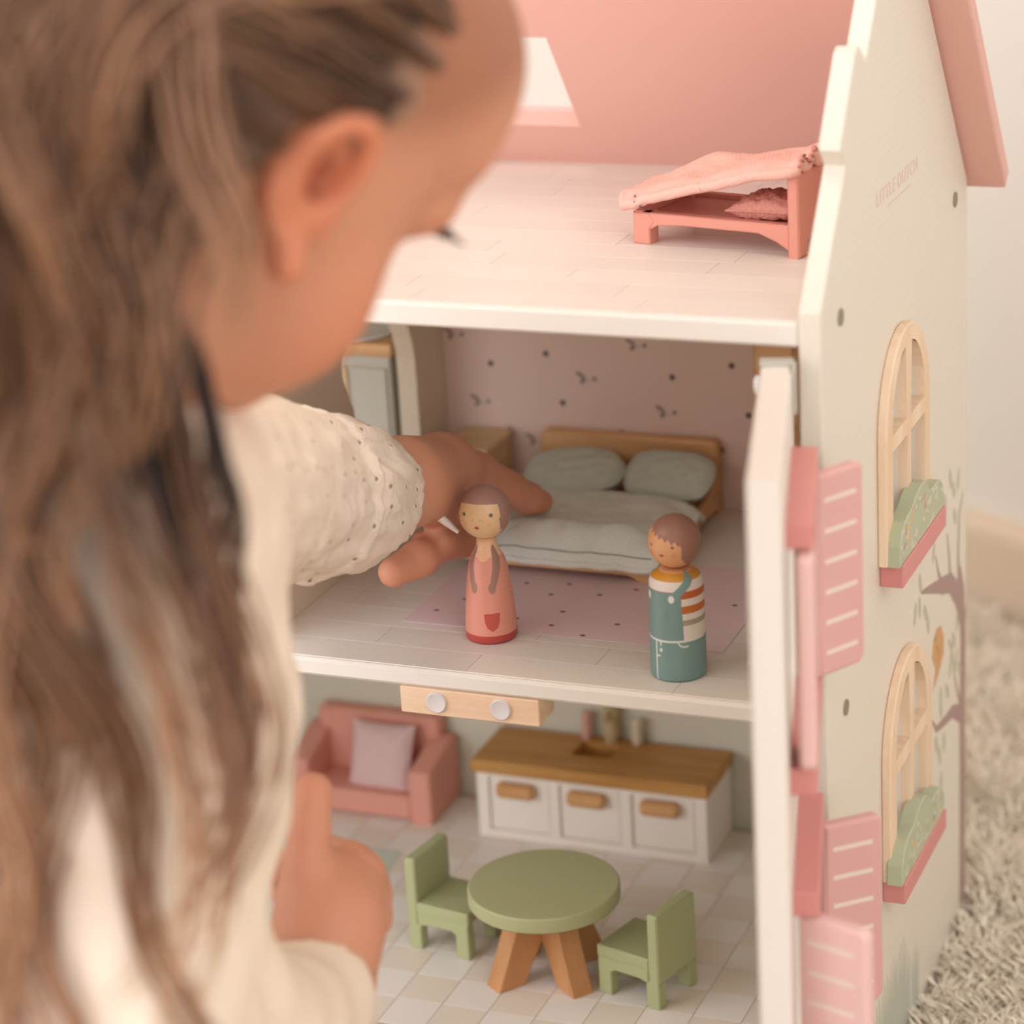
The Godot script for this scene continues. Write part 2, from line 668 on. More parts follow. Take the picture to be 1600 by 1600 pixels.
	part("shade", lm.mesh(), em, lamp)


func arch_pts(zc: float, half: float, y0: float, y1: float, steps := 14) -> PackedVector2Array:
	# arched outline in (z, y): flat foot at y0, round head whose top is y1
	var o := PackedVector2Array([Vector2(zc + half, y0)])
	var sp := y1 - half * 1.08
	for i in steps + 1:
		var t := PI * i / steps
		o.append(Vector2(zc + half * cos(t), sp + half * 1.08 * sin(t)))
	o.append(Vector2(zc - half, y0))
	return o


func pane_pts(zc: float, y0: float) -> Array:
	# the four glassless openings of an arched window, in (z, y)
	var panes := []
	for s in [-1.0, 1.0]:
		panes.append(v2([[zc + s * 0.0035, y0 + 0.006], [zc + s * 0.0295, y0 + 0.006], [zc + s * 0.0295, y0 + 0.050], [zc + s * 0.0035, y0 + 0.050]]))
		var up := [[zc + s * 0.0035, y0 + 0.0575], [zc + s * 0.0295, y0 + 0.0575], [zc + s * 0.0293, y0 + 0.062]]
		for k in range(1, 7):
			var t := 0.25 + k * 0.19
			up.append([zc + s * maxf(0.0035, 0.0305 * cos(t)), y0 + 0.0575 + 0.0345 * sin(t)])
		panes.append(v2(up))
	return panes


func tone(key: String, c: Color, k: float, rough := 0.45) -> StandardMaterial3D:
	return paint(key, Color(clampf(c.r * k, 0, 1), clampf(c.g * k, 0, 1), clampf(c.b * k, 0, 1)), rough, 0.006)


func dollhouse() -> void:
	var white := paint("house_white", rgb(236, 226, 214), 0.42, 0.008)
	var pink := paint("roof_pink", rgb(232, 180, 166), 0.5, 0.006)
	var rose := paint("shutter_rose", rgb(219, 143, 137), 0.42, 0.006)
	var blush := paint("shutter_blush", rgb(238, 194, 188), 0.38, 0.006)
	var natural := wood("beech", rgb(248, 222, 192), rgb(238, 204, 168), Vector3(30, 4, 30), 0.5)
	var h := thing("dollhouse", "large open-fronted wooden dollhouse, cream with a pink roof, standing on the shaggy rug", "dollhouse")

	# ---- side panels with stepped gable and arched windows
	var gable := v2([[0, -0.008], [0, 0.4035], [-0.0408, 0.4542], [-0.0332, 0.4618], [-0.0345, 0.4655], [-0.0575, 0.4965], [-0.0615, 0.4985], [-0.0655, 0.4975], [-0.0730, 0.4905], [-0.0759, 0.4925], [-0.1310, 0.5625], [-0.26, 0.3985], [-0.26, -0.008]])
	var win := [[-0.125, 0.2648, 0.3645, -0.088, -0.1702], [-0.1275, 0.1087, 0.2085, -0.088, -0.1702]]
	var holes := []
	for q in win:
		holes.append_array(pane_pts(q[0], q[1]))
	var mb := MB.new()
	board(mb, gable, holes, Vector3(-0.0093, 0, 0), Vector3(0, 0, 1), Vector3.UP, Vector3.RIGHT, 0.0093, 0.0006, Vector4(-1.0 / 0.26, -1.0 / 0.55, 0, 1))
	var side := part("side_panel", mb.mesh(), wall_print(), h, Vector3.ZERO, "right side panel with arched windows and printed tree")
	mb = MB.new()
	board(mb, gable, holes, Vector3(-0.45, 0, 0), Vector3(0, 0, 1), Vector3.UP, Vector3.RIGHT, 0.0093)
	part("side_panel", mb.mesh(), white, h)
	for q in [[-0.0288, (0.3892 + 0.3997) / 2], [-0.2338, (0.3892 + 0.3997) / 2], [-0.0288, 0.2218]]:
		mb = MB.new()
		lathe(mb, [Vector2(0, 0.0002), Vector2(0.0022, 0.0002), Vector2(0.003, 0.0006), Vector2(0.0036, 0.0006), Vector2(0.0036, -0.001)], 20)
		var sc := part("screw_cap", mb.mesh(), paint("screw_grey", rgb(150, 136, 116), 0.5), side, Vector3(0.0001, q[1], q[0]))
		sc.rotation.z = -PI / 2
	for wi in 2:
		var q: Array = win[wi]
		var zc: float = q[0]
		var y0: float = q[1]
		var y1: float = q[2]
		var panes := pane_pts(zc, y0)
		mb = MB.new()
		board(mb, arch_pts(zc, 0.040, y0, y1, 20), panes, Vector3(0.0, 0, 0), Vector3(0, 0, 1), Vector3.UP, Vector3.RIGHT, 0.0046, 0.0007)
		part("window_frame", mb.mesh(), natural, side)
		mb = MB.new()
		bx(mb, Vector3(0, y0 - 0.0105, q[4]), Vector3(0.0108, y0, q[3]), 0.0006)
		part("window_sill", mb.mesh(), rose, side)
		# painted shrub board in the flower box, stepped cloud outline
		var sh := v2([[-0.0855, y0], [-0.0860, y0 + 0.0095], [-0.0890, y0 + 0.0150], [-0.0945, y0 + 0.0182], [-0.1010, y0 + 0.0198], [-0.1075, y0 + 0.0203], [-0.1125, y0 + 0.0222], [-0.1190, y0 + 0.0246], [-0.1270, y0 + 0.0256], [-0.1335, y0 + 0.0244], [-0.1380, y0 + 0.0212], [-0.1415, y0 + 0.0170], [-0.1490, y0 + 0.0162], [-0.1560, y0 + 0.0165], [-0.1620, y0 + 0.0152], [-0.1665, y0 + 0.0115], [-0.1690, y0 + 0.006], [-0.1690, y0]])
		mb = MB.new()
		board(mb, sh, [], Vector3(0.0026, 0, 0), Vector3(0, 0, 1), Vector3.UP, Vector3.RIGHT, 0.0076, 0.0006, Vector4(-1.0 / 0.088, -1.0 / 0.028, -0.0845 / 0.088, y0 / 0.028 + 1.0))
		part("window_shrub", mb.mesh(), shrub_print(wi), side)
	# lettering under the gable
	var font := SystemFont.new()
	font.font_names = PackedStringArray(["Droid Sans"])
	var tm := TextMesh.new()
	tm.text = "LITTLE DUTCH"
	tm.font = font
	tm.font_size = 64
	tm.pixel_size = 0.00017
	tm.depth = 0.0002
	var tx := part("lettering", tm, paint("letter_pink", rgb(228, 200, 188), 0.6), side, Vector3(0.0001, 0.4283, -0.1245))
	tx.rotation.y = PI / 2
	var ab := tm.get_aabb()
	tx.scale = Vector3(0.0715 / maxf(ab.size.x, 0.001), 0.0062 / maxf(ab.size.y, 0.001), 1.0)
	mb = MB.new()
	bx(mb, Vector3(0, 0.4213, -0.148), Vector3(0.0002, 0.4219, -0.107), 0.00005)
	part("lettering_rule", mb.mesh(), paint("letter_pink", rgb(228, 200, 188), 0.6), side)

	# ---- attic floor with printed-plank pieces
	mb = MB.new()
	bx(mb, Vector3(-0.4407, 0.3892, -0.2625), Vector3(-0.0093, A0 - 0.0004, 0.0), 0.0012)
	var att := part("attic_floor", mb.mesh(), white, h)
	planks(att, -0.4405, -0.0095, -0.2645, -0.0022, A0, 0.0207, 0.118, 3)
	# ---- middle floor
	mb = MB.new()
	bx(mb, Vector3(-0.4407, 0.2173, -0.250), Vector3(-0.0093, M0 - 0.0004, -0.0113), 0.0016)
	var mid := part("middle_floor", mb.mesh(), white, h)
	planks(mid, -0.4405, -0.0095, -0.245, -0.0139, M0, 0.0207, 0.118, 8)
	# printed dotted carpet on the middle floor
	var im := Image.create(640, 400, false, Image.FORMAT_RGB8)
	var lilac := rgb(242, 216, 216)
	im.fill(lilac)
	for q in [[-0.1959, -0.0902], [-0.1636, -0.1099], [-0.1402, -0.1148], [-0.1500, -0.0908], [-0.1687, -0.0780], [-0.1493, -0.0740], [-0.1192, -0.0823], [-0.1304, -0.0661], [-0.1807, -0.1211], [-0.1596, -0.1245], [-0.1253, -0.1252], [-0.0726, -0.1173], [-0.0891, -0.1174], [-0.2023, -0.0945], [-0.2103, -0.0784]]:
		disc(im, Vector2((q[0] + 0.221) * 4000, (q[1] + 0.1625) * 4000), 4.2, rgb(112, 88, 88), 1.3)
	for q in [[-0.1337, -0.0924], [-0.0928, -0.1459], [-0.0723, -0.0684]]:
		disc(im, Vector2((q[0] + 0.221) * 4000, (q[1] + 0.1625) * 4000), 5.0, rgb(238, 226, 220), 1.5)
	mb = MB.new()
	bx(mb, Vector3(-0.2210, M0 + 0.0002, -0.1625), Vector3(-0.0652, M0 + 0.0004, -0.0618), 0.00005)
	fit_uv(mb, Vector3(-0.2210, 0, -0.1625), Vector3(0.1558, 0, 0.1007))
	part("printed_rug", mb.mesh(), printed(im, 0.5), mid, Vector3.ZERO, "printed lilac rug with dark dots")
	# magnet bar under the middle floor
	mb = MB.new()
	bx(mb, Vector3(-0.2010, 0.2045, -0.030), Vector3(-0.1341, 0.2172, -0.0113), 0.0005)
	var bar := part("magnet_bar", mb.mesh(), wood("bar_beech", rgb(246, 214, 182), rgb(234, 196, 160), Vector3(4, 50, 50)), h, Vector3.ZERO, "beech bar with two round metal magnets")
	for x in [-0.1832, -0.1523]:
		mb = MB.new()
		lathe(mb, [Vector2(0, 0.0006), Vector2(0.0036, 0.0006), Vector2(0.0043, 0.0011), Vector2(0.0049, 0.0009), Vector2(0.0050, -0.0004)], 28)
		var mg := part("magnet", mb.mesh(), paint("magnet_silver", rgb(222, 214, 208), 0.35), bar, Vector3(x, 0.2112, -0.0111))
		mg.rotation.x = PI / 2
	# ---- ground floor of printed tiles
	mb = MB.new()
	bx(mb, Vector3(-0.4407, 0.034, -0.250), Vector3(-0.0093, G0 - 0.0004, -0.0113), 0.001)
	var gf := part("ground_floor", mb.mesh(), tone("grout", rgb(205, 188, 168), 1.0), h)
	var tl := [tone("tile_white", rgb(240, 231, 221), 1.0), tone("tile_beige", rgb(235, 221, 204), 1.0)]
	var tmb := MB.new()
	bx(tmb, Vector3(-0.01158, -0.0005, -0.01158), Vector3(0.01158, 0, 0.01158), 0.0001)
	var tmesh := tmb.mesh()
	for i in 18:
		for k in 10:
			var x := -0.082 - 0.0235 * 15 + 0.01175 + 0.0235 * i
			var z := -0.1235 - 0.0235 * 5 + 0.01175 + 0.0235 * k
			if x > -0.021:
				continue
			part("tile", tmesh, tl[(i + k) % 2], gf, Vector3(x, G0, z))
	# printed mint mat before the sofa
	mb = MB.new()
	board(mb, v2([[-0.40, -0.168], [-0.2835, -0.171], [-0.276, -0.12], [-0.40, -0.112]]), [], Vector3(0, G0 + 0.0001, 0), Vector3.RIGHT, Vector3(0, 0, 1), Vector3.UP, 0.0002, 0.00003)
	part("printed_mat", mb.mesh(), paint("mint", rgb(205, 214, 198), 0.5), gf, Vector3.ZERO, "pale mint printed mat")
	# ---- back panels
	mb = MB.new()
	bx(mb, Vector3(-0.4407, 0.02, -0.250), Vector3(-0.0093, 0.2173, -0.2452), 0.0003)
	part("back_panel", mb.mesh(), paint("sage_wall", rgb(216, 210, 190), 0.6, 0.006), h, Vector3.ZERO, "grey-green back wall of the kitchen")
	im = Image.create(1056, 652, false, Image.FORMAT_RGB8)
	im.fill(rgb(244, 216, 200))
	var o := Vector2(-0.2728, 0.3892)
	for q in [[-0.2154, 0.3028], [-0.2465, 0.2958], [-0.1471, 0.2943], [-0.1154, 0.3023], [-0.2073, 0.2768], [-0.1071, 0.2766], [-0.1756, 0.2626], [-0.1221, 0.2571], [-0.2380, 0.2600], [-0.05, 0.29], [-0.03, 0.31], [-0.07, 0.33], [-0.15, 0.34], [-0.2, 0.35], [-0.1, 0.36], [-0.25, 0.37]]:
		disc(im, Vector2(q[0] - o.x, o.y - q[1]) * 4000, 6.5, rgb(118, 92, 88))
	for q in [[-0.1960, 0.2906], [-0.1533, 0.2752], [-0.2557, 0.2747], [-0.1681, 0.3100], [-0.2686, 0.3105], [-0.2255, 0.2553], [-0.06, 0.30], [-0.12, 0.34], [-0.22, 0.33]]:
		var c0 := Vector2(q[0] - o.x, o.y - q[1]) * 4000
		disc(im, c0 + Vector2(-4, -8), 5, rgb(170, 150, 136), 2.2, 0.5)
		disc(im, c0 + Vector2(2, 4), 5, rgb(160, 138, 124), 1.8, -0.9)
		disc(im, c0 + Vector2(14, 2), 4, rgb(226, 208, 196), 2.0, 0.2)
		disc(im, c0 + Vector2(27, -1), 4.5, rgb(146, 122, 112))
	mb = MB.new()
	bx(mb, Vector3(-0.2728, M0, -0.250), Vector3(-0.0093, 0.3892, -0.2450), 0.0002)
	fit_uv(mb, Vector3(-0.2728, 0.3892, 0), Vector3(0.2635, -0.1628, 0))
	part("back_panel", mb.mesh(), printed(im, 0.6), h, Vector3.ZERO, "dusty lilac bedroom wallpaper with dots and sprigs")
	mb = MB.new()
	bx(mb, Vector3(-0.4407, M0, -0.250), Vector3(-0.2832, 0.3892, -0.2450), 0.0002)
	part("back_panel", mb.mesh(), paint("sage_wall", rgb(216, 210, 190), 0.6, 0.006), h)
	# ---- partition with the archway on the middle floor
	mb = MB.new()
	var door_hole := v2([[-0.1385, 0.262], [-0.1335, 0.3041], [-0.1289, 0.312], [-0.1240, 0.322], [-0.1233, 0.3298], [-0.1265, 0.337], [-0.1320, 0.3440], [-0.1450, 0.3530], [-0.1650, 0.3560], [-0.1830, 0.3520], [-0.1945, 0.3420], [-0.2017, 0.3274], [-0.2060, 0.3180], [-0.2080, 0.3080], [-0.2085, 0.2960], [-0.2085, 0.262]])
	board(mb, v2([[-0.02, M0], [-0.02, 0.3892], [-0.2485, 0.3892], [-0.2485, M0]]), [door_hole], Vector3(-0.2832, 0, 0), Vector3(0, 0, 1), Vector3.UP, Vector3.RIGHT, 0.0104, 0.0003)
	part("partition", mb.mesh(), paint("partition_cream", rgb(226, 208, 184), 0.5, 0.006), h, Vector3.ZERO, "cream inner wall with an archway")
	# ---- back roof slope with skylight
	var up := Vector3(0, 0.7857, 0.6186)
	var nn := Vector3(0, 0.6186, -0.7857)
	mb = MB.new()
	board(mb, v2([[-0.4675, -0.006], [0.0165, -0.006], [0.0175, -0.003], [0.0175, 0.222], [-0.4675, 0.222]]), [v2([[-0.2650, 0.0320], [-0.1905, 0.0320], [-0.1905, 0.0975], [-0.2650, 0.0975]])], Vector3(0, 0.397, -0.264), Vector3.RIGHT, up, nn, 0.009, 0.0008)
	var roof := part("roof_slope", mb.mesh(), pink, h, Vector3.ZERO, "pink rear roof slope with a skylight")
	mb = MB.new()
	for q in [[-0.2680, -0.2650, 0.029, 0.1005], [-0.1905, -0.1875, 0.029, 0.1005], [-0.2680, -0.1875, 0.029, 0.032], [-0.2680, -0.1875, 0.0975, 0.1005]]:
		board(mb, v2([[q[0], q[2]], [q[1], q[2]], [q[1], q[3]], [q[0], q[3]]]), [], Vector3(0, 0.397, -0.264) + nn * 0.0088, Vector3.RIGHT, up, nn, 0.004, 0.0004)
	part("skylight_frame", mb.mesh(), blush, roof)

	# ---- the opened right front door
	var d := Node3D.new()
	d.name = "front_door"
	h.add_child(d, true)
	d.set_meta("label", "opened right front door with rose shutters")
	# door frame of reference: x along the door from the hinge to the free edge, y up, z out of its outer face
	d.transform = Transform3D(Basis(Vector3(0.2494, 0, 0.9684), Vector3.UP, Vector3(-0.9684, 0, 0.2494)), Vector3(-0.0103, 0, 0.0056))
	var dn := Vector3(0, 0, -1)
	mb = MB.new()
	var dh := [v2([[0.038, 0.268], [0.100, 0.268], [0.100, 0.345], [0.038, 0.345]]), v2([[0.038, 0.112], [0.100, 0.112], [0.100, 0.194], [0.038, 0.194]])]
	board(mb, v2([[0, 0.047], [0.1395, 0.047], [0.1395, 0.3845], [0, 0.3845]]), dh, Vector3(0, 0, 0.0125), Vector3.RIGHT, Vector3.UP, dn, 0.0125, 0.0012)
	part("door_board", mb.mesh(), white, d)
	mb = MB.new()
	bx(mb, Vector3(-0.003, 0.3842, -0.0005), Vector3(0.004, 0.3862, 0.0130), 0.0004)
	bx(mb, Vector3(-0.001, 0.366, -0.0016), Vector3(0.010, 0.3855, 0.0002), 0.0004)
	part("hinge", mb.mesh(), paint("hinge_metal", rgb(190, 186, 172), 0.35), d, Vector3.ZERO, "grey metal hinge plate")
	mb = MB.new()
	ball(mb, Vector3(0.006, 0.3775, 0.0138), Vector3(0.003, 0.004, 0.0016), 16, 10)
	part("catch", mb.mesh(), paint("catch_white", rgb(240, 236, 234), 0.3), d)
	for q in [0.358, 0.2085]:
		mb = MB.new()
		bx(mb, Vector3(0.0245, q - 0.0100, -0.0102), Vector3(0.1130, q, 0.0004), 0.0006)
		part("lintel", mb.mesh(), rose, d)
		mb = MB.new()
		bx(mb, Vector3(0.0245, q - 0.1085, -0.0102), Vector3(0.1130, q - 0.0975, 0.0004), 0.0006)
		part("sill", mb.mesh(), rose, d)
	# shutters pivot between lintel and sill; end a to end b seen from above
	shutter(d, Vector2(0.0270, -0.0075), Vector2(0.0085, -0.0256), 0.2610, 0.3470, paint("shutter_dusty", rgb(226, 174, 166), 0.45, 0.006))
	shutter(d, Vector2(0.0910, -0.0070), Vector2(0.1180, -0.0070), 0.2610, 0.3470, blush)
	shutter(d, Vector2(0.0320, -0.0090), Vector2(0.0200, -0.0325), 0.1115, 0.1975, paint("shutter_dusty", rgb(226, 174, 166), 0.45, 0.006))
	shutter(d, Vector2(0.1055, -0.0030), Vector2(0.1215, -0.0292), 0.1115, 0.1975, blush)


func fit_uv(mb: MB, o: Vector3, s: Vector3) -> void:
	# flat map: u along x, v along whichever of y and z has a size
	for i in mb.v.size():
		var q := mb.v[i] - o
		mb.uv[i] = Vector2(q.x / s.x, q.z / s.z if s.y == 0.0 else q.y / s.y)


func planks(par: Node3D, x0: float, x1: float, z0: float, z1: float, y: float, wide: float, long: float, sd: int) -> void:
	var r := RandomNumberGenerator.new()
	r.seed = sd
	var tones := []
	for k in 4:
		tones.append(tone("plank_%d" % k, rgb(240, 230, 218), [1.0, 0.992, 1.006, 0.986][k], 0.4))
	var made := {}
	var row := 0
	var z := z1
	while z > z0 + 0.003:
		var zb := maxf(z - wide, z0)
		var x := x1 - long * r.randf_range(0.2, 1.0)
		var hi := x1
		while hi > x0 + 0.002:
			var lo := maxf(x, x0)
			var key := "%d_%d" % [int((hi - lo) * 1e4), int((z - zb) * 1e4)]
			if not made.has(key):
				var mb := MB.new()
				var hx := (hi - lo) / 2 - 0.00011
				var hz := (z - zb) / 2 - 0.00011
				bx(mb, Vector3(-hx, -0.0006, -hz), Vector3(hx, 0, hz), 0.00008)
				made[key] = mb.mesh()
			part("plank", made[key], tones[r.randi() % 4], par, Vector3((lo + hi) / 2, y, (z + zb) / 2))
			hi = lo
			x = lo - long * r.randf_range(0.8, 1.0)
		z = zb
		row += 1


func shutter(d: Node3D, a: Vector2, b: Vector2, y0: float, y1: float, m: Material) -> void:
	var len := a.distance_to(b)
	var e := (b - a).normalized()
	var A := Vector3(e.x, 0, e.y)
	var N := Vector3(e.y, 0, -e.x)
	if N.dot(Vector3(1, 0, -0.35)) < 0.0:
		N = -N
	var th := 0.0065
	var c := 0.003
	var mb := MB.new()
	var ol := v2([[0, y0], [len - c, y0], [len, y0 + c], [len, y1 - c], [len - c * 0.3, y1 - c * 0.3], [len - c, y1], [0, y1]])
	var o := Vector3(a.x, 0, a.y) - N * th * 0.5
	board(mb, ol, [], o, A, Vector3.UP, N, th, 0.0014)
	part("shutter", mb.mesh(), m, d)
	var sm := MB.new()
	for k in 6:
		var y := y1 - 0.012 - k * 0.0130
		for s in [1.0, -1.0]:
			var st := o + N * (th + 0.00003 if s > 0 else -0.00003)
			var pts := []
			for q in [[len * 0.14, y], [len * 0.82, y], [len * 0.82, y + 0.0020], [len * 0.14, y + 0.0020]]:
				pts.append(st + A * q[0] + Vector3.UP * q[1])
			sm.face(pts, N * s)
	part("slat_mark", sm.mesh(), paint("slat_cream", rgb(240, 222, 208), 0.5), d)


func wall_print() -> StandardMaterial3D:
	var W := 780
	var H := 1650
	var im := Image.create(W, H, false, Image.FORMAT_RGB8)
	im.fill(rgb(234, 224, 208))
	for i in range(0, 132):
		im.fill_rect(Rect2i(0, int(i * 12.6), W, 1), rgb(229, 218, 202))
	var P := func(q: Array) -> Vector2: return Vector2(-q[0] * 3000.0, (0.55 - q[1]) * 3000.0)
	var L := func(l: Array) -> Array:
		var o := []
		for q in l:
			o.append(Vector2(-q[0] * 3000.0, (0.55 - q[1]) * 3000.0))
		return o
	var bark := rgb(172, 142, 136)
	stroke(im, L.call([[-0.2530, 0.0], [-0.2532, 0.0736], [-0.2520, 0.1105], [-0.2530, 0.1632], [-0.2505, 0.1881], [-0.2448, 0.2001]]), 46, 30, bark)
	stroke(im, L.call([[-0.2540, 0.12], [-0.2400, 0.128], [-0.2295, 0.1329], [-0.2113, 0.1352], [-0.1949, 0.1382], [-0.1870, 0.1458]]), 30, 5, bark)
	stroke(im, L.call([[-0.2530, 0.1740], [-0.2400, 0.1920], [-0.2250, 0.2040], [-0.2075, 0.2092]]), 40, 28, bark)
	stroke(im, L.call([[-0.2075, 0.2092], [-0.1850, 0.2162], [-0.1657, 0.2217]]), 24, 5, bark)
	stroke(im, L.call([[-0.2075, 0.2092], [-0.1995, 0.2189], [-0.1942, 0.2291]]), 14, 5, bark)
	stroke(im, L.call([[-0.2252, 0.2025], [-0.2224, 0.2186], [-0.2183, 0.2318]]), 14, 6, bark)
	stroke(im, L.call([[-0.2434, 0.1989], [-0.2419, 0.2148], [-0.2446, 0.2341], [-0.2530, 0.2413]]), 16, 5, bark)
	stroke(im, L.call([[-0.2500, 0.1251], [-0.2400, 0.1400], [-0.2351, 0.1487], [-0.2294, 0.1649], [-0.2210, 0.1752]]), 10, 4, bark)
	var leaf := rgb(194, 192, 164)
	var k := 0
	for q in [[-0.1633, 0.2271], [-0.1618, 0.2154], [-0.1732, 0.2083], [-0.1530, 0.2156], [-0.1783, 0.2007], [-0.2045, 0.1512], [-0.2182, 0.1488], [-0.2252, 0.1593], [-0.2016, 0.1214], [-0.2113, 0.1241], [-0.2322, 0.1707], [-0.2280, 0.1672], [-0.2045, 0.1448], [-0.2143, 0.2479], [-0.2320, 0.2502], [-0.2420, 0.2520], [-0.2250, 0.2580], [-0.2400, 0.1780], [-0.2450, 0.1500], [-0.2380, 0.1580], [-0.1950, 0.1300], [-0.2050, 0.1050], [-0.2350, 0.2350], [-0.1900, 0.2330]]:
		disc(im, P.call(q), 8.5, leaf, 2.1, [1.2, 1.5, 0.9, 1.9][k % 4])
		k += 1
	# bird
	poly(im, PackedVector2Array(L.call([[-0.1953, 0.1913], [-0.2050, 0.1895], [-0.2110, 0.1810], [-0.2110, 0.1728], [-0.2032, 0.1671], [-0.1884, 0.1610], [-0.1925, 0.1716], [-0.1856, 0.1800], [-0.1890, 0.1877]])), rgb(214, 164, 108))
	disc(im, P.call([-0.1935, 0.1868]), 3, rgb(96, 78, 66))
	stroke(im, L.call([[-0.1965, 0.1815], [-0.2010, 0.1760], [-0.1990, 0.1710]]), 6, 3, rgb(186, 134, 84))
	# grass at the foot of the wall
	for q in [[-0.1248, 0.0614], [-0.1161, 0.0583], [-0.1061, 0.0603], [-0.0939, 0.0581], [-0.0783, 0.0532], [-0.1330, 0.05], [-0.066, 0.05], [-0.05, 0.055], [-0.15, 0.045]]:
		for s in [-0.006, -0.002, 0.003, 0.007]:
			stroke(im, L.call([[q[0] + s * 0.4, 0.0], [q[0] + s, q[1] - absf(s) * 1.2]]), 26, 4, rgb(196, 198, 182))
	var m := printed(im, 0.45)
	m.resource_name = "side_print"
	return m


func shrub_print(which: int) -> StandardMaterial3D:
	var im := Image.create(320, 160, false, Image.FORMAT_RGB8)
	im.fill(rgb(186, 192, 160))
	var r := RandomNumberGenerator.new()
	r.seed = 3 + which
	for k in 70:
		disc(im, Vector2(r.randf() * 320, r.randf() * 160), 5.0, [rgb(214, 208, 182), rgb(204, 200, 176), rgb(172, 178, 146)][k % 3], 2.2, r.randf() * 3.0)
	for k in (9 if which == 0 else 3):
		disc(im, Vector2(30 + r.randf() * 260, 40 + r.randf() * 100), 8.0, [rgb(206, 150, 146), rgb(190, 150, 160), rgb(222, 178, 120)][k % 3], 1.4, r.randf() * 3.0)
	return printed(im, 0.5)


# ---------------------------------------------------------------- soft things
# pillow lying in its own frame: size (x, y thick, z); corners pinched, seam round the edge
func pillow_mesh(sx: float, sy: float, sz: float, sd: int, wrinkle := 0.0006, soft := 0.07) -> ArrayMesh:
	var f := FastNoiseLite.new()
	f.seed = sd
	f.frequency = 1.0
	var mb := MB.new()
	var N := 22
	for side in [1.0, -1.0]:
		var pts := PackedVector3Array()
		for j in N + 1:
			for i in N + 1:
				var a := float(i) / N * 2.0 - 1.0
				var b := float(j) / N * 2.0 - 1.0
				var e := (1.0 - pow(absf(a), 2.6)) * (1.0 - pow(absf(b), 2.6))
				var pull := 1.0 - (0.07 * (1.0 - pow(absf(a), 4.0)) * pow(absf(b), 3.0) if soft <= 0.07 else soft * a * a * absf(b))
				var pull2 := 1.0 - (0.07 * (1.0 - pow(absf(b), 4.0)) * pow(absf(a), 3.0) if soft <= 0.07 else soft * b * b * absf(a))
				var y := pow(maxf(e, 0.0), 0.55) * sy * 0.5 + 0.0004
				y += f.get_noise_2d(a * 3.0 + side, b * 3.0) * wrinkle * 2.0 * minf(1.0, e * 3.0)
				pts.append(Vector3(a * sx * 0.5 * pull2, side * y, b * sz * 0.5 * pull))
		patch(mb, N, N, pts, false, Vector3(0, side, 0))
	# seam
	var ring := []
	var rad := []
	for k in 4 * 10 + 1:
		var s := (k / 10) % 4
		var t := (k % 10) / 10.0 * 2.0 - 1.0
		var p: Vector2 = [Vector2(t, -1), Vector2(1, t), Vector2(-t, 1), Vector2(-1, -t)][s]
		var pull := 1.0 - (0.07 * (1.0 - pow(absf(t), 4.0)) if soft <= 0.07 else 0.0)
		ring.append(Vector3(p.x * sx * 0.5 * (pull if s % 2 else 1.0), 0, p.y * sz * 0.5 * (1.0 if s % 2 else pull)))
		rad.append(0.0006)
	if soft <= 0.07:
		tube(mb, ring, rad, 6, false)
	return mb.mesh()


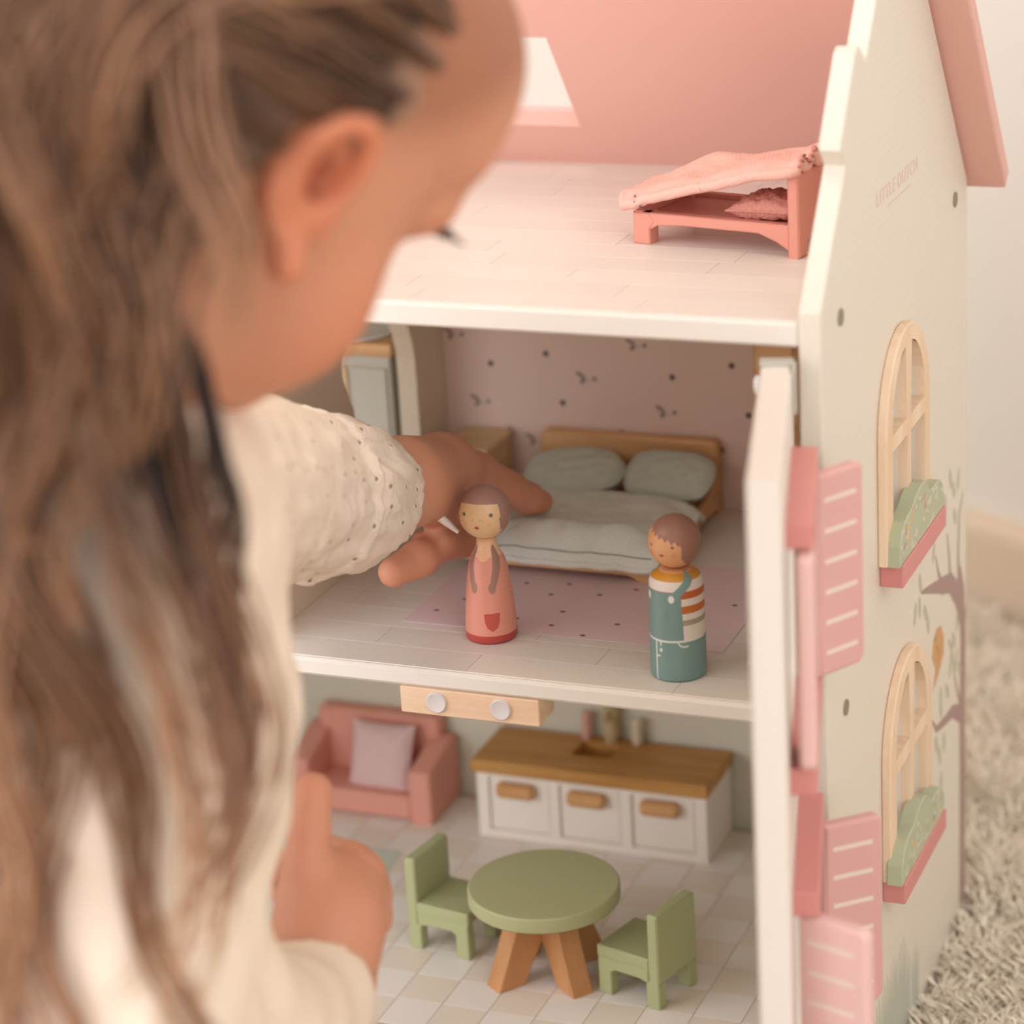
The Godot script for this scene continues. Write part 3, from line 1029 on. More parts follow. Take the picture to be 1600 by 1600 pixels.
func bedroom() -> void:
	var oak := wood("bed_oak", rgb(242, 194, 140), rgb(228, 174, 118), Vector3(4, 40, 40), 0.5)
	var bed := thing("double_bed", "wooden double bed with a tall headboard against the lilac bedroom wallpaper", "bed", Vector3(-0.1695, M0, -0.236))
	var mb := MB.new()
	var hb := PackedVector2Array([Vector2(-0.0480, 0), Vector2(0.0478, 0)])
	for k in 6:
		var t := PI * 0.5 * k / 5.0
		hb.append(Vector2(0.0438 + 0.004 * cos(t), 0.0342 + 0.004 * sin(t)))
	for k in 6:
		var t := PI * 0.5 + PI * 0.5 * k / 5.0
		hb.append(Vector2(-0.044 + 0.004 * cos(t), 0.0342 + 0.004 * sin(t)))
	board(mb, hb, [], Vector3(0, 0, -0.007), Vector3.RIGHT, Vector3.UP, Vector3(0, 0, 1), 0.007, 0.0008)
	part("headboard", mb.mesh(), oak, bed)
	# sides sweep up to the headboard
	for s in [-1.0, 1.0]:
		mb = MB.new()
		board(mb, v2([[0, 0.003], [0.094, 0.003], [0.0975, 0.0005], [0.1005, 0.0005], [0.1005, 0.009], [0.03, 0.0095], [0.012, 0.013], [0.004, 0.020], [0, 0.028]]), [], Vector3(s * 0.0478 - (0.004 if s > 0 else 0.0), 0, 0), Vector3(0, 0, 1), Vector3.UP, Vector3.RIGHT, 0.004, 0.0006)
		part("side_rail", mb.mesh(), oak, bed)
	mb = MB.new()
	board(mb, v2([[-0.0478, 0], [-0.0400, 0], [-0.0370, 0.0022], [-0.033, 0.0032], [0.033, 0.0032], [0.037, 0.0022], [0.0400, 0], [0.0478, 0], [0.0478, 0.009], [-0.0478, 0.009]]), [], Vector3(0, 0, 0.0972), Vector3.RIGHT, Vector3.UP, Vector3(0, 0, 1), 0.0045, 0.0005)
	part("footboard", mb.mesh(), oak, bed)
	mb = MB.new()
	bx(mb, Vector3(-0.0438, 0.004, 0.0002), Vector3(0.0438, 0.0085, 0.097), 0.0005)
	part("base_board", mb.mesh(), oak, bed)
	# duvet: soft sheet with a hanging hem at the foot
	var f := FastNoiseLite.new()
	f.seed = 9
	f.frequency = 1.0
	var top := PackedVector3Array()
	var nu := 48
	var nv := 52
	for j in nv + 1:
		for i in nu + 1:
			var a := float(i) / nu * 2.0 - 1.0
			var b := float(j) / nv
			var z := lerpf(0.031, 0.1068, b)
			var edge := pow(absf(a), 6.0)
			var y := 0.0215 - 0.0075 * edge
			y += 0.0026 * pow(maxf(0.0, 1.0 - absf(b - 0.78) / 0.22), 1.0)
			y -= 0.0112 * pow(maxf(0.0, (b - 0.80) / 0.20), 1.7)
			y -= 0.004 * pow(maxf(0.0, (0.12 - b) / 0.12), 2.0)
			y += (f.get_noise_2d(a * 2.2, b * 3.2) * 0.0022 + f.get_noise_2d(a * 5.0 + 9.0, b * 7.0) * 0.0006) * (1.0 - 0.75 * smoothstep(0.85, 1.0, b))
			y += 0.0075 * edge * smoothstep(0.8, 1.0, b)
			var x := a * 0.0495
			top.append(Vector3(x, y, z + 0.0008 * sin(a * 17.0) * b))
	mb = MB.new()
	patch(mb, nu, nv, top, false, Vector3.UP)
	var bot := PackedVector3Array()
	for p in top:
		bot.append(p - Vector3(0, 0.0032, 0.0008))
	patch(mb, nu, nv, bot, false, Vector3.DOWN)
	var rimp := []
	var rimr := []
	for k in nu * 2 + nv * 2 + 1:
		var i := 0
		var j := 0
		var kk := (k + nu / 2) % (nu * 2 + nv * 2)
		if kk <= nu:
			i = kk
		elif kk <= nu + nv:
			i = nu
			j = kk - nu
		elif kk <= nu * 2 + nv:
			i = nu * 2 + nv - kk
			j = nv
		else:
			j = nu * 2 + nv * 2 - kk
		rimp.append((top[j * (nu + 1) + i] + bot[j * (nu + 1) + i]) * 0.5)
		rimr.append(0.0018)
	tube(mb, rimp, rimr, 8, false)
	var duvet := thing("duvet", "pale mint duvet spread over the wooden double bed", "blanket", bed.position)
	part("cover", mb.mesh(), cloth("mint_linen", rgb(236, 238, 226)), duvet)
	mb = MB.new()
	var st := []
	var sr := []
	for i in range(1, nu):
		st.append(top[(nv - 2) * (nu + 1) + i] + Vector3(0, 0.0001, 0.0003))
		sr.append(0.00026)
	tube(mb, st, sr, 5)
	part("hem_stitching", mb.mesh(), paint("stitch_grey", rgb(132, 134, 122), 0.8), duvet)
	var sage := cloth("sage_linen", rgb(212, 214, 196))
	var p1 := thing("pillow", "plump sage pillow on the double bed, nearest the child's hand", "pillow", Vector3(-0.1910, 0.2500, -0.2150), 0.0, "sage pillows on the double bed")
	var i1 := part("cushion", pillow_mesh(0.053, 0.0175, 0.032, 4, 0.0010, 0.26), sage, p1)
	i1.rotation = Vector3(0.42, 0.16, 0.05)
	var p2 := thing("pillow", "flatter sage pillow leaning on the headboard, on the side away from the child", "pillow", Vector3(-0.1415, 0.2508, -0.2185), 0.0, "sage pillows on the double bed")
	var i2 := part("cushion", pillow_mesh(0.048, 0.0150, 0.030, 7, 0.0008, 0.18), sage, p2)
	i2.rotation = Vector3(0.60, -0.05, 0.0)
	# nightstand
	var ns := thing("nightstand", "small wooden nightstand beside the double bed, partly behind the child's hand", "nightstand", Vector3(-0.2455, M0, -0.2240))
	mb = MB.new()
	bx(mb, Vector3(-0.0155, 0.003, -0.018), Vector3(0.0095, 0.0320, 0.016), 0.0006)
	part("body", mb.mesh(), wood("nightstand_oak", rgb(232, 200, 152), rgb(214, 178, 128), Vector3(30, 6, 30)), ns)
	mb = MB.new()
	bx(mb, Vector3(-0.0165, 0.0320, -0.019), Vector3(0.0105, 0.0352, 0.0175), 0.0008)
	part("top", mb.mesh(), wood("nightstand_oak", rgb(232, 200, 152), rgb(214, 178, 128)), ns)
	mb = MB.new()
	bx(mb, Vector3(-0.0135, 0.017, 0.0155), Vector3(0.0078, 0.030, 0.0172), 0.0005)
	var dr := part("drawer", mb.mesh(), wood("nightstand_oak", rgb(232, 200, 152), rgb(214, 178, 128)), ns)
	mb = MB.new()
	ball(mb, Vector3(-0.003, 0.0235, 0.0185), Vector3(0.0022, 0.0022, 0.002), 12, 8)
	part("knob", mb.mesh(), oak, dr)
	for q in [[-1, -1], [1, -1], [-1, 1], [1, 1]]:
		mb = MB.new()
		bx(mb, Vector3(q[0] * 0.0095 - 0.006, 0, q[1] * 0.013 - 0.003), Vector3(q[0] * 0.0095, 0.0035, q[1] * 0.013 + 0.003), 0.0004)
		part("leg", mb.mesh(), oak, ns)
	# wardrobe in the right back corner
	var wd := thing("wardrobe", "tall slim wooden wardrobe in the bedroom corner behind the open door", "wardrobe", Vector3(-0.0815, M0, -0.222))
	mb = MB.new()
	bx(mb, Vector3(-0.0110, 0.002, -0.022), Vector3(0.0110, 0.130, 0.016), 0.0008)
	part("body", mb.mesh(), oak, wd)
	mb = MB.new()
	bx(mb, Vector3(-0.0095, 0.006, 0.016), Vector3(0.0095, 0.127, 0.018), 0.0005)
	var dd := part("door", mb.mesh(), oak, wd)
	mb = MB.new()
	ball(mb, Vector3(0.0070, 0.064, 0.019), Vector3(0.0018, 0.0018, 0.002), 10, 8)
	part("knob", mb.mesh(), oak, dd)
	# washstand in the room behind the archway
	var ws := thing("washstand", "wooden washstand with a white round basin, seen through the archway", "washstand", Vector3(-0.318, M0, -0.222))
	mb = MB.new()
	bx(mb, Vector3(-0.032, 0, -0.022), Vector3(0.032, 0.0825, 0.016), 0.0008)
	part("body", mb.mesh(), paint("wash_grey", rgb(206, 200, 184), 0.5, 0.006), ws)
	mb = MB.new()
	bx(mb, Vector3(-0.034, 0.0825, -0.023), Vector3(0.034, 0.0895, 0.018), 0.0008)
	part("worktop", mb.mesh(), oak, ws)
	for k in [0, 1]:
		mb = MB.new()
		bx(mb, Vector3(-0.030 + k * 0.040, 0.010, 0.016), Vector3(0.008 + k * 0.022, 0.076, 0.0175), 0.0005)
		part("door", mb.mesh(), [wood("nightstand_oak", rgb(232, 200, 152), rgb(214, 178, 128)), paint("wash_grey", rgb(206, 200, 184), 0.5, 0.006)][k], ws)
	mb = MB.new()
	lathe(mb, [Vector2(0, 0.0897), Vector2(0.011, 0.0898), Vector2(0.0150, 0.0906), Vector2(0.0163, 0.0912), Vector2(0.0174, 0.0908), Vector2(0.0174, 0.0896), Vector2(0, 0.0896)], 32)
	part("basin", mb.mesh(), paint("basin_white", rgb(250, 248, 244), 0.2), ws, Vector3(0.0105, 0, 0))


func attic_bed() -> void:
	var coral := paint("coral", rgb(228, 152, 132), 0.45, 0.006)
	var bed := thing("toy_bed", "coral pink single bed standing on the attic floor beside the gable", "bed", Vector3(-0.1167, A0, -0.1102), atan2(-0.19, 0.982))
	# local: x from foot to head, z towards the viewer, back is -z
	bed.rotation.y = -atan2(0.0155, 0.080)
	var L := 0.0815
	var W := 0.047
	var mb := MB.new()
	board(mb, v2([[0.0012, 0.010], [0.0012, 0.0145], [L - 0.004, 0.0145], [L - 0.004, 0.003], [L - 0.010, 0.0065], [L - 0.019, 0.0098], [0.026, 0.0098], [0.0125, 0.0090], [0.009, 0.007]]), [], Vector3(0, 0, -0.0052), Vector3.RIGHT, Vector3.UP, Vector3(0, 0, 1), 0.0049, 0.0005)
	part("side_rail", mb.mesh(), coral, bed)
	mb = MB.new()
	board(mb, v2([[0.0012, 0.010], [0.0012, 0.0145], [L - 0.004, 0.0145], [L - 0.004, 0.003], [L - 0.010, 0.0065], [L - 0.019, 0.0098], [0.026, 0.0098], [0.0125, 0.0090], [0.009, 0.007]]), [], Vector3(0, 0, -W + 0.0003), Vector3.RIGHT, Vector3.UP, Vector3(0, 0, 1), 0.0049, 0.0005)
	part("side_rail", mb.mesh(), coral, bed)
	mb = MB.new()
	bx(mb, Vector3(0.001, 0.0102, -W + 0.004), Vector3(L - 0.004, 0.0128, -0.004), 0.0004)
	part("base_board", mb.mesh(), coral, bed)
	mb = MB.new()
	bx(mb, Vector3(0.0006, 0.0102, -W + 0.0006), Vector3(0.005, 0.0152, -0.0006), 0.0005)
	part("footboard", mb.mesh(), coral, bed)
	for z in [-0.0085, -W]:
		mb = MB.new()
		board(mb, v2([[0, 0], [0.0085, 0], [0.0085, 0.007], [0.011, 0.0105], [0.0085, 0.0145], [0, 0.0145]]), [], Vector3(0, 0, z), Vector3.RIGHT, Vector3.UP, Vector3(0, 0, 1), 0.0085, 0.0006)
		part("leg", mb.mesh(), coral, bed)
	mb = MB.new()
	board(mb, v2([[0, 0], [0.009, 0], [0.009, 0.006], [0.013, 0.009], [W - 0.013, 0.009], [W - 0.009, 0.006], [W - 0.009, 0], [W, 0], [W, 0.0365], [W - 0.0015, 0.0378], [0.0015, 0.0378], [0, 0.0365]]), [], Vector3(L - 0.0045, 0, 0), Vector3(0, 0, -1), Vector3.UP, Vector3.RIGHT, 0.0055, 0.0008)
	part("headboard", mb.mesh(), coral, bed)
	var pil := thing("toy_pillow", "small dusty pink pillow lying under the tilted coral quilt", "pillow", bed.to_global(Vector3(L - 0.021, 0.0180, -0.020)), bed.rotation.y)
	var pm := part("cushion", pillow_mesh(0.032, 0.0105, 0.030, 12, 0.0012), cloth("dusty_linen", rgb(222, 152, 136)), pil)
	pm.rotation.z = 0.04
	# quilt tipped from the foot of the bed up on to the headboard
	var f := FastNoiseLite.new()
	f.seed = 21
	f.frequency = 1.0
	var nu := 40
	var nv := 26
	var top := PackedVector3Array()
	for j in nv + 1:
		for i in nu + 1:
			var a := float(i) / nu
			var b := float(j) / nv
			var x := lerpf(-0.0085, L + 0.0015, a)
			var y := lerpf(0.0222, 0.0446, a)
			y += 0.0036 * sin(clampf((a - 0.1) / 0.45, 0.0, 1.0) * PI) * smoothstep(0.2, 0.9, b) * 1.1
			y += f.get_noise_2d(a * 2.5, b * 2.0) * 0.0022
			y -= 0.0022 * pow(absf(b * 2.0 - 1.0), 6.0)
			var z := lerpf(0.0035, -W - 0.0005, b)
			if a > 0.9:
				y += 0.0022 * sin(b * 26.0) * (a - 0.9) * 10.0
			if a < 0.12:
				x += 0.006 * pow(absf(b * 2.0 - 1.0), 3.0)
			top.append(Vector3(x, y, z))
	mb = MB.new()
	patch(mb, nu, nv, top, false, Vector3.UP)
	var bot := PackedVector3Array()
	for p in top:
		bot.append(p - Vector3(-0.0008, 0.0042, 0))
	patch(mb, nu, nv, bot, false, Vector3.DOWN)
	var rp := []
	var rr := []
	for k in nu * 2 + nv * 2 + 1:
		var i := 0
		var j := 0
		var kk := (k + nu / 2) % (nu * 2 + nv * 2)
		if kk <= nu:
			i = kk
		elif kk <= nu + nv:
			i = nu
			j = kk - nu
		elif kk <= nu * 2 + nv:
			i = nu * 2 + nv - kk
			j = nv
		else:
			j = nu * 2 + nv * 2 - kk
		rp.append((top[j * (nu + 1) + i] + bot[j * (nu + 1) + i]) * 0.5)
		rr.append(0.0024)
	tube(mb, rp, rr, 8, false)
	var q := thing("quilt", "peach quilt tipped up from the foot of the coral bed onto its headboard", "blanket", bed.position, bed.rotation.y)
	part("cover", mb.mesh(), cloth("peach_linen", rgb(240, 188, 172)), q)
	mb = MB.new()
	var fr := []
	var r2 := []
	for j in nv * 2 + 1:
		var t := j / 2.0 / nv
		fr.append(top[mini(nv, int(t * nv)) * (nu + 1) + nu] + Vector3(0.0012 + 0.0014 * (j % 2), 0.0006 * sin(j * 1.7), 0))
		r2.append(0.0009)
	tube(mb, fr, r2, 6)
	part("ruffled_hem", mb.mesh(), cloth("dusty_linen", rgb(222, 152, 136)), q)


func chair(label: String, at: Vector3, turn: float) -> Node3D:
	# local: front is +z, back of the chair at -z
	var green := paint("chair_green", rgb(174, 177, 130), 0.5, 0.008)
	var o := thing("toy_chair", label, "chair", at, turn, "green toy chairs at the round table")
	var w := 0.0160
	var d := 0.0175
	var mb := MB.new()
	bx(mb, Vector3(-w, 0.0195, -d + 0.0055), Vector3(w, 0.0255, d + 0.0005), 0.0007)
	part("seat", mb.mesh(), green, o)
	mb = MB.new()
	board(mb, v2([[-w, 0.013], [w, 0.013], [w, 0.0478], [w - 0.0012, 0.049], [-w + 0.0012, 0.049], [-w, 0.0478]]), [], Vector3(0, 0, -d), Vector3.RIGHT, Vector3.UP, Vector3(0, 0, 1), 0.0060, 0.0008)
	part("backrest", mb.mesh(), green, o)
	for s in [-1.0, 1.0]:
		# side apron with its arched underside
		mb = MB.new()
		board(mb, v2([[-d + 0.006, 0.013], [-d + 0.008, 0.0132], [-d + 0.012, 0.0140], [d - 0.010, 0.0140], [d - 0.007, 0.0125], [d, 0.0125], [d, 0.0197], [-d + 0.006, 0.0197]]), [], Vector3(s * w - (0.0055 if s > 0 else 0.0), 0, 0), Vector3(0, 0, 1), Vector3.UP, Vector3.RIGHT, 0.0055, 0.0005)
		part("apron", mb.mesh(), green, o)
		for z in [-d, d - 0.0075]:
			mb = MB.new()
			bx(mb, Vector3(s * w - (0.0065 if s > 0 else 0.0), 0, z), Vector3(s * w + (0.0 if s > 0 else 0.0065), 0.0135, z + 0.0075), 0.0006)
			part("leg", mb.mesh(), green, o)
	return o


func kitchen() -> void:
	var oakp := wood("table_oak", rgb(206, 150, 98), rgb(184, 126, 76), Vector3(40, 6, 40), 0.5)
	var t := thing("round_table", "round green table on splayed wooden legs, in front of the kitchen cabinet", "table", Vector3(-0.1625, G0, -0.0740))
	var mb := MB.new()
	lathe(mb, [Vector2(0, 0.047), Vector2(0.0355, 0.047), Vector2(0.0362, 0.0468), Vector2(0.0367, 0.0460), Vector2(0.0367, 0.0400), Vector2(0.0361, 0.0392), Vector2(0, 0.0390)], 72)
	part("tabletop", mb.mesh(), paint("table_green", rgb(180, 178, 132), 0.5, 0.006), t)
	for k in 4:
		var a := deg_to_rad(-37.0 + 90.0 * k)
		mb = MB.new()
		var A := Vector3(cos(a), 0, -sin(a))
		var N := Vector3(sin(a), 0, cos(a))
		board(mb, v2([[0.0002, 0.022], [0.0065, 0.019], [0.0165, 0], [0.0315, 0], [0.0165, 0.0392], [0.0002, 0.0392]]), [], -N * 0.0058, A, Vector3.UP, N, 0.0116, 0.0006)
		part("leg", mb.mesh(), oakp, t)
	chair("green toy chair left of the round table, its back towards the pink sofa", Vector3(-0.2173, G0, -0.0895), deg_to_rad(81))
	chair("green toy chair right of the round table, its back towards the open door", Vector3(-0.1105, G0, -0.0720), deg_to_rad(-105.7))
	# cabinet
	var cw := paint("cabinet_white", rgb(246, 235, 221), 0.45, 0.006)
	var top_oak := wood("worktop_oak", rgb(204, 150, 82), rgb(182, 128, 62), Vector3(6, 40, 40), 0.5)
	var c := thing("kitchen_cabinet", "white three-door kitchen cabinet with an oak worktop and sink", "cabinet", Vector3(-0.1857, G0, -0.2215))
	var hx := 0.0642
	mb = MB.new()
	# carcass behind the face frame
	bx(mb, Vector3(-hx, 0, -0.0215), Vector3(hx, 0.038, 0.0195), 0.0006)
	part("body", mb.mesh(), cw, c)
	mb = MB.new()
	var dx := [[-0.0576, -0.0230], [-0.0175, 0.0167], [0.0227, 0.0577]]
	var dh := []
	for q in dx:
		dh.append(v2([[q[0], 0.0047], [q[1], 0.0047], [q[1], 0.0355], [q[0], 0.0355]]))
	board(mb, v2([[-hx, 0], [hx, 0], [hx, 0.038], [-hx, 0.038]]), dh, Vector3(0, 0, 0.0196), Vector3.RIGHT, Vector3.UP, Vector3(0, 0, 1), 0.0020, 0.0003)
	part("face_frame", mb.mesh(), cw, c)
	for q in dx:
		mb = MB.new()
		bx(mb, Vector3(q[0] + 0.0008, 0.0055, 0.0190), Vector3(q[1] - 0.0008, 0.0347, 0.0205), 0.0003)
		var dr := part("door", mb.mesh(), cw, c)
		mb = MB.new()
		var m: float = (q[0] + q[1]) / 2 - 0.001
		cbox(mb, Vector3(m, 0.0297, 0.0235), Vector3(0.0212, 0.0082, 0.0062), 0.0018)
		part("handle", mb.mesh(), wood("handle_oak", rgb(222, 170, 112), rgb(202, 146, 88), Vector3(6, 40, 40)), dr)
	mb = MB.new()
	var wt := v2([[-hx - 0.0022, -0.0215], [hx + 0.001, -0.0215], [hx + 0.001, 0.0235], [-hx - 0.0022, 0.0235]])
	board(mb, wt, [v2([[-0.0160, -0.0135], [0.0060, -0.0135], [0.0060, 0.0050], [-0.0160, 0.0050]])], Vector3(0, 0.038, 0), Vector3.RIGHT, Vector3(0, 0, 1), Vector3.UP, 0.0075, 0.0006)
	var wk := part("worktop", mb.mesh(), top_oak, c)
	mb = MB.new()
	bx(mb, Vector3(-0.0162, 0.0378, -0.0137), Vector3(0.0062, 0.0386, 0.0052), 0.0002)
	part("sink_floor", mb.mesh(), top_oak, wk)
	var cols := [rgb(216, 168, 152), rgb(196, 172, 130), rgb(222, 204, 174)]
	var nm := ["pink_tap", "spout", "cream_tap"]
	var xs := [-0.0150, -0.0010, 0.0135]
	var hs := [0.016, 0.021, 0.0145]
	for k in 3:
		mb = MB.new()
		var r: float = [0.0030, 0.0042, 0.0029][k]
		lathe(mb, [Vector2(0, hs[k]), Vector2(r * 0.7, hs[k] - 0.0005), Vector2(r, hs[k] - 0.002), Vector2(r, hs[k] * 0.6), Vector2(r * 0.82, hs[k] * 0.5), Vector2(r * 1.05, hs[k] * 0.35), Vector2(r, 0), Vector2(0, 0)], 18)
		if k == 1:
			tube(mb, [Vector3(0, hs[k] - 0.004, 0), Vector3(0, hs[k] - 0.003, 0.005), Vector3(0, hs[k] - 0.006, 0.009)], [0.002, 0.0018, 0.0016], 10)
		part("tap", mb.mesh(), paint(nm[k], cols[k], 0.45), c, Vector3(xs[k], 0.0455, -0.0178), ["pink tap", "tan spout", "cream tap"][k])


func living() -> void:
	var sal := paint("sofa_salmon", rgb(228, 158, 138), 0.6, 0.01)
	var s := thing("sofa", "salmon pink toy sofa against the grey-green wall, left of the cabinet", "sofa", Vector3(-0.3220, G0, -0.2240))
	var mb := MB.new()
	bx(mb, Vector3(-0.030, 0.001, -0.010), Vector3(0.030, 0.0145, 0.0195), 0.001)
	part("seat", mb.mesh(), sal, s)
	mb = MB.new()
	bx(mb, Vector3(-0.0365, 0.004, -0.0205), Vector3(0.0365, 0.0490, -0.0095), 0.0016)
	part("backrest", mb.mesh(), sal, s)
	for k in [-1.0, 1.0]:
		mb = MB.new()
		board(mb, v2([[-0.0200, 0], [0.0210, 0], [0.0210, 0.0285], [0.0195, 0.0302], [0.005, 0.0335], [-0.008, 0.0372], [-0.014, 0.0385], [-0.0185, 0.0375], [-0.0200, 0.035]]), [], Vector3(k * 0.0430 - (0.0130 if k > 0 else 0.0), 0, 0), Vector3(0, 0, 1), Vector3.UP, Vector3.RIGHT, 0.0130, 0.0012)
		part("armrest", mb.mesh(), sal, s)
	var c := thing("cushion", "pale mauve square cushion leaning in the corner of the salmon sofa", "cushion", Vector3(-0.3150, 0.0735, -0.2205))
	var i := part("cover", pillow_mesh(0.0375, 0.010, 0.0385, 31, 0.0006), cloth("mauve_linen", rgb(226, 192, 186)), c)
	i.rotation = Vector3(1.22, 0.0, 0.05)


# ---------------------------------------------------------------- peg dolls
func head_map(az0: float, half: float, boy: bool) -> Image:
	var W := 384
	var H := 192
	var im := Image.create(W, H, false, Image.FORMAT_RGB8)
	var hair := rgb(170, 128, 114) if not boy else rgb(162, 116, 98)
	var skin := rgb(236, 196, 150) if not boy else rgb(226, 168, 122)
	for y in H:
		var la := 90.0 - 180.0 * (y + 0.5) / H
		for x in W:
			var az := -180.0 + 360.0 * (x + 0.5) / W
			var d := wrapf(az - az0, -180.0, 180.0)
			var f := false
			if la < -48.0:
				f = true
			elif not boy:
				var h := half + (4.0 if la > 0.0 else -la * 0.25)
				f = absf(d) < h and la < 33.0 - 0.0012 * d * d
				if la < -30.0 and absf(d) < half + 14.0:
					f = true
			else:
				var fr := 27.0 - 0.28 * (d + 20.0) + 3.5 * sin(d * 0.42)
				f = d > -62.0 and d < half - maxf(0.0, la) * 0.4 - (0.0 if la > -25.0 else (la + 25.0) * 0.9) and la < fr
			im.set_pixel(x, y, skin if f else hair)
	var P := func(da: float, la: float) -> Vector2: return Vector2((az0 + da + 180.0) / 360.0 * W, (90.0 - la) / 180.0 * H)
	if not boy:
		for s in [-32.0, 32.0]:
			disc(im, P.call(s, 9), 5.0, rgb(150, 138, 112))
			disc(im, P.call(s + 1.5, 9), 2.6, rgb(74, 66, 54))
			disc(im, P.call(s * 0.86, -12), 7.0, Color(0.92, 0.62, 0.5, 0.35))
		disc(im, P.call(-1, -19), 3.6, rgb(196, 52, 36), 1.5)
		for q in [[-8, 0], [8, 0], [-14, -4], [14, -3]]:
			disc(im, P.call(q[0], q[1]), 1.6, rgb(204, 160, 108))
	else:
		for s in [-26.0, 28.0]:
			disc(im, P.call(s, 4), 4.0, rgb(176, 118, 78))
			disc(im, P.call(s, 4), 2.0, rgb(110, 76, 54))
			disc(im, P.call(s * 1.1, -14), 7.0, Color(0.86, 0.5, 0.38, 0.3))
		disc(im, P.call(2, -16), 3.2, rgb(168, 74, 50), 1.8)
	return im


func dolls() -> void:
	# dress doll, facing a little left of the viewer
	var w := thing("peg_doll", "wooden peg doll in a long coral dress with a red heart pocket", "doll", Vector3(-0.1736, M0 + 0.0001, -0.056))
	var W := 512
	var H := 256
	var im := Image.create(W, H, false, Image.FORMAT_RGB8)
	im.fill(rgb(226, 150, 128))
	var top := 0.0485
	var P := func(az: float, y: float) -> Vector2: return Vector2((az + 180.0) / 360.0 * W, (1.0 - y / top) * H)
	im.fill_rect(Rect2i(0, 0, W, int((1.0 - 0.0405 / top) * H)), rgb(238, 188, 146))
	im.fill_rect(Rect2i(0, int((1.0 - 0.0040 / top) * H), W, 40), rgb(184, 70, 62))
	var az := 6.0
	for s in [-1.0, 1.0]:
		stroke(im, [P.call(az + s * 52, 0.0415), P.call(az + s * 40, 0.0345), P.call(az + s * 27, 0.0275)], 44 if s > 0 else 40, 22, rgb(164, 122, 106))
		disc(im, P.call(az + s * 25, 0.0268), 14, rgb(164, 122, 106), 1.0)
	# low round neckline
	disc(im, P.call(az, 0.0445), 30, rgb(238, 188, 146), 1.4)
	var pk: Vector2 = P.call(az + 20, 0.0118)
	poly(im, PackedVector2Array([pk + Vector2(-27, -16), pk + Vector2(27, -18), pk + Vector2(25, 4), pk + Vector2(16, 20), pk + Vector2(0, 29), pk + Vector2(-16, 20), pk + Vector2(-24, 6)]), rgb(196, 82, 72))
	var mb := MB.new()
	lathe(mb, prof_uv([[0.0, 0.0485], [0.0044, 0.0485], [0.0046, 0.0450], [0.0056, 0.0425], [0.0072, 0.0400], [0.0086, 0.0360], [0.0095, 0.0310], [0.0104, 0.0240], [0.0112, 0.0160], [0.0117, 0.0080], [0.0119, 0.0035], [0.0118, 0.0010], [0.0112, 0.0001], [0.0, 0.0]], mb), 48)
	y_uv(mb, top)
	var bm := printed(im, 0.38)
	part("body", mb.mesh(), bm, w)
	mb = MB.new()
	ball(mb, Vector3.ZERO, Vector3(0.0121, 0.0124, 0.0121), 48, 28)
	part("head", mb.mesh(), printed(head_map(4.0, 50.0, false), 0.32), w, Vector3(0, 0.0605, 0))

	var b := thing("peg_doll", "wooden peg doll boy in teal dungarees over a striped jumper", "doll", Vector3(-0.0773, M0 + 0.0001, -0.0372))
	top = 0.0500
	P = func(az2: float, y: float) -> Vector2: return Vector2((az2 + 180.0) / 360.0 * W, (1.0 - y / top) * H)
	im = Image.create(W, H, false, Image.FORMAT_RGB8)
	var teal := rgb(122, 152, 146)
	im.fill(rgb(232, 222, 210))
	# jumper stripes from the collar down
	var yy := func(y: float) -> int: return int((1.0 - y / top) * H)
	for q in [[0.0418, 0.0385, rgb(196, 96, 40)], [0.0352, 0.0318, rgb(202, 110, 44)], [0.0288, 0.0262, rgb(172, 156, 132)]]:
		im.fill_rect(Rect2i(0, yy.call(q[0]), W, yy.call(q[1]) - yy.call(q[0])), q[2])
	im.fill_rect(Rect2i(0, 0, W, yy.call(0.0462)), rgb(214, 150, 48))
	im.fill_rect(Rect2i(0, 0, W, yy.call(0.0488)), rgb(226, 168, 122))
	im.fill_rect(Rect2i(0, yy.call(0.0195), W, H), teal)
	var fz := -22.0
	poly(im, PackedVector2Array([P.call(fz - 52, 0.0418), P.call(fz + 50, 0.0418), P.call(fz + 54, 0.019), P.call(fz - 54, 0.019)]), teal)
	for s in [-1.0, 1.0]:
		stroke(im, [P.call(fz + s * 40, 0.0405), P.call(fz + s * 78, 0.0478)], 22, 20, rgb(124, 156, 150))
		disc(im, P.call(fz + s * 30, 0.0388), 9, rgb(236, 230, 222))
	var ln := rgb(224, 226, 216)
	stroke(im, [P.call(-110.0, 0.0195), P.call(fz, 0.0190), P.call(85.0, 0.0195)], 5, 5, ln)
	stroke(im, [P.call(fz - 8, 0.0185), P.call(fz - 8, 0.0005)], 5, 5, ln)
	stroke(im, [P.call(fz - 8, 0.0115), P.call(fz + 1, 0.0120)], 4, 4, ln)
	disc(im, P.call(fz + 4, 0.0148), 5, ln)
	stroke(im, [P.call(fz + 4, 0.0185), P.call(fz + 4, 0.0170)], 5, 4, ln)
	stroke(im, [P.call(fz + 42, 0.0185), P.call(fz + 46, 0.0172), P.call(fz + 54, 0.0166), P.call(fz + 62, 0.0168)], 4, 4, ln)
	mb = MB.new()
	lathe(mb, [Vector2(0, 0.0500), Vector2(0.0062, 0.0500), Vector2(0.0064, 0.0492), Vector2(0.0085, 0.0482), Vector2(0.0108, 0.0464), Vector2(0.0118, 0.0440), Vector2(0.0121, 0.0400), Vector2(0.0122, 0.0300), Vector2(0.0123, 0.0180), Vector2(0.0124, 0.0060), Vector2(0.0124, 0.0018), Vector2(0.0121, 0.0005), Vector2(0.0115, 0.0), Vector2(0, 0)], 48)
	y_uv(mb, top)
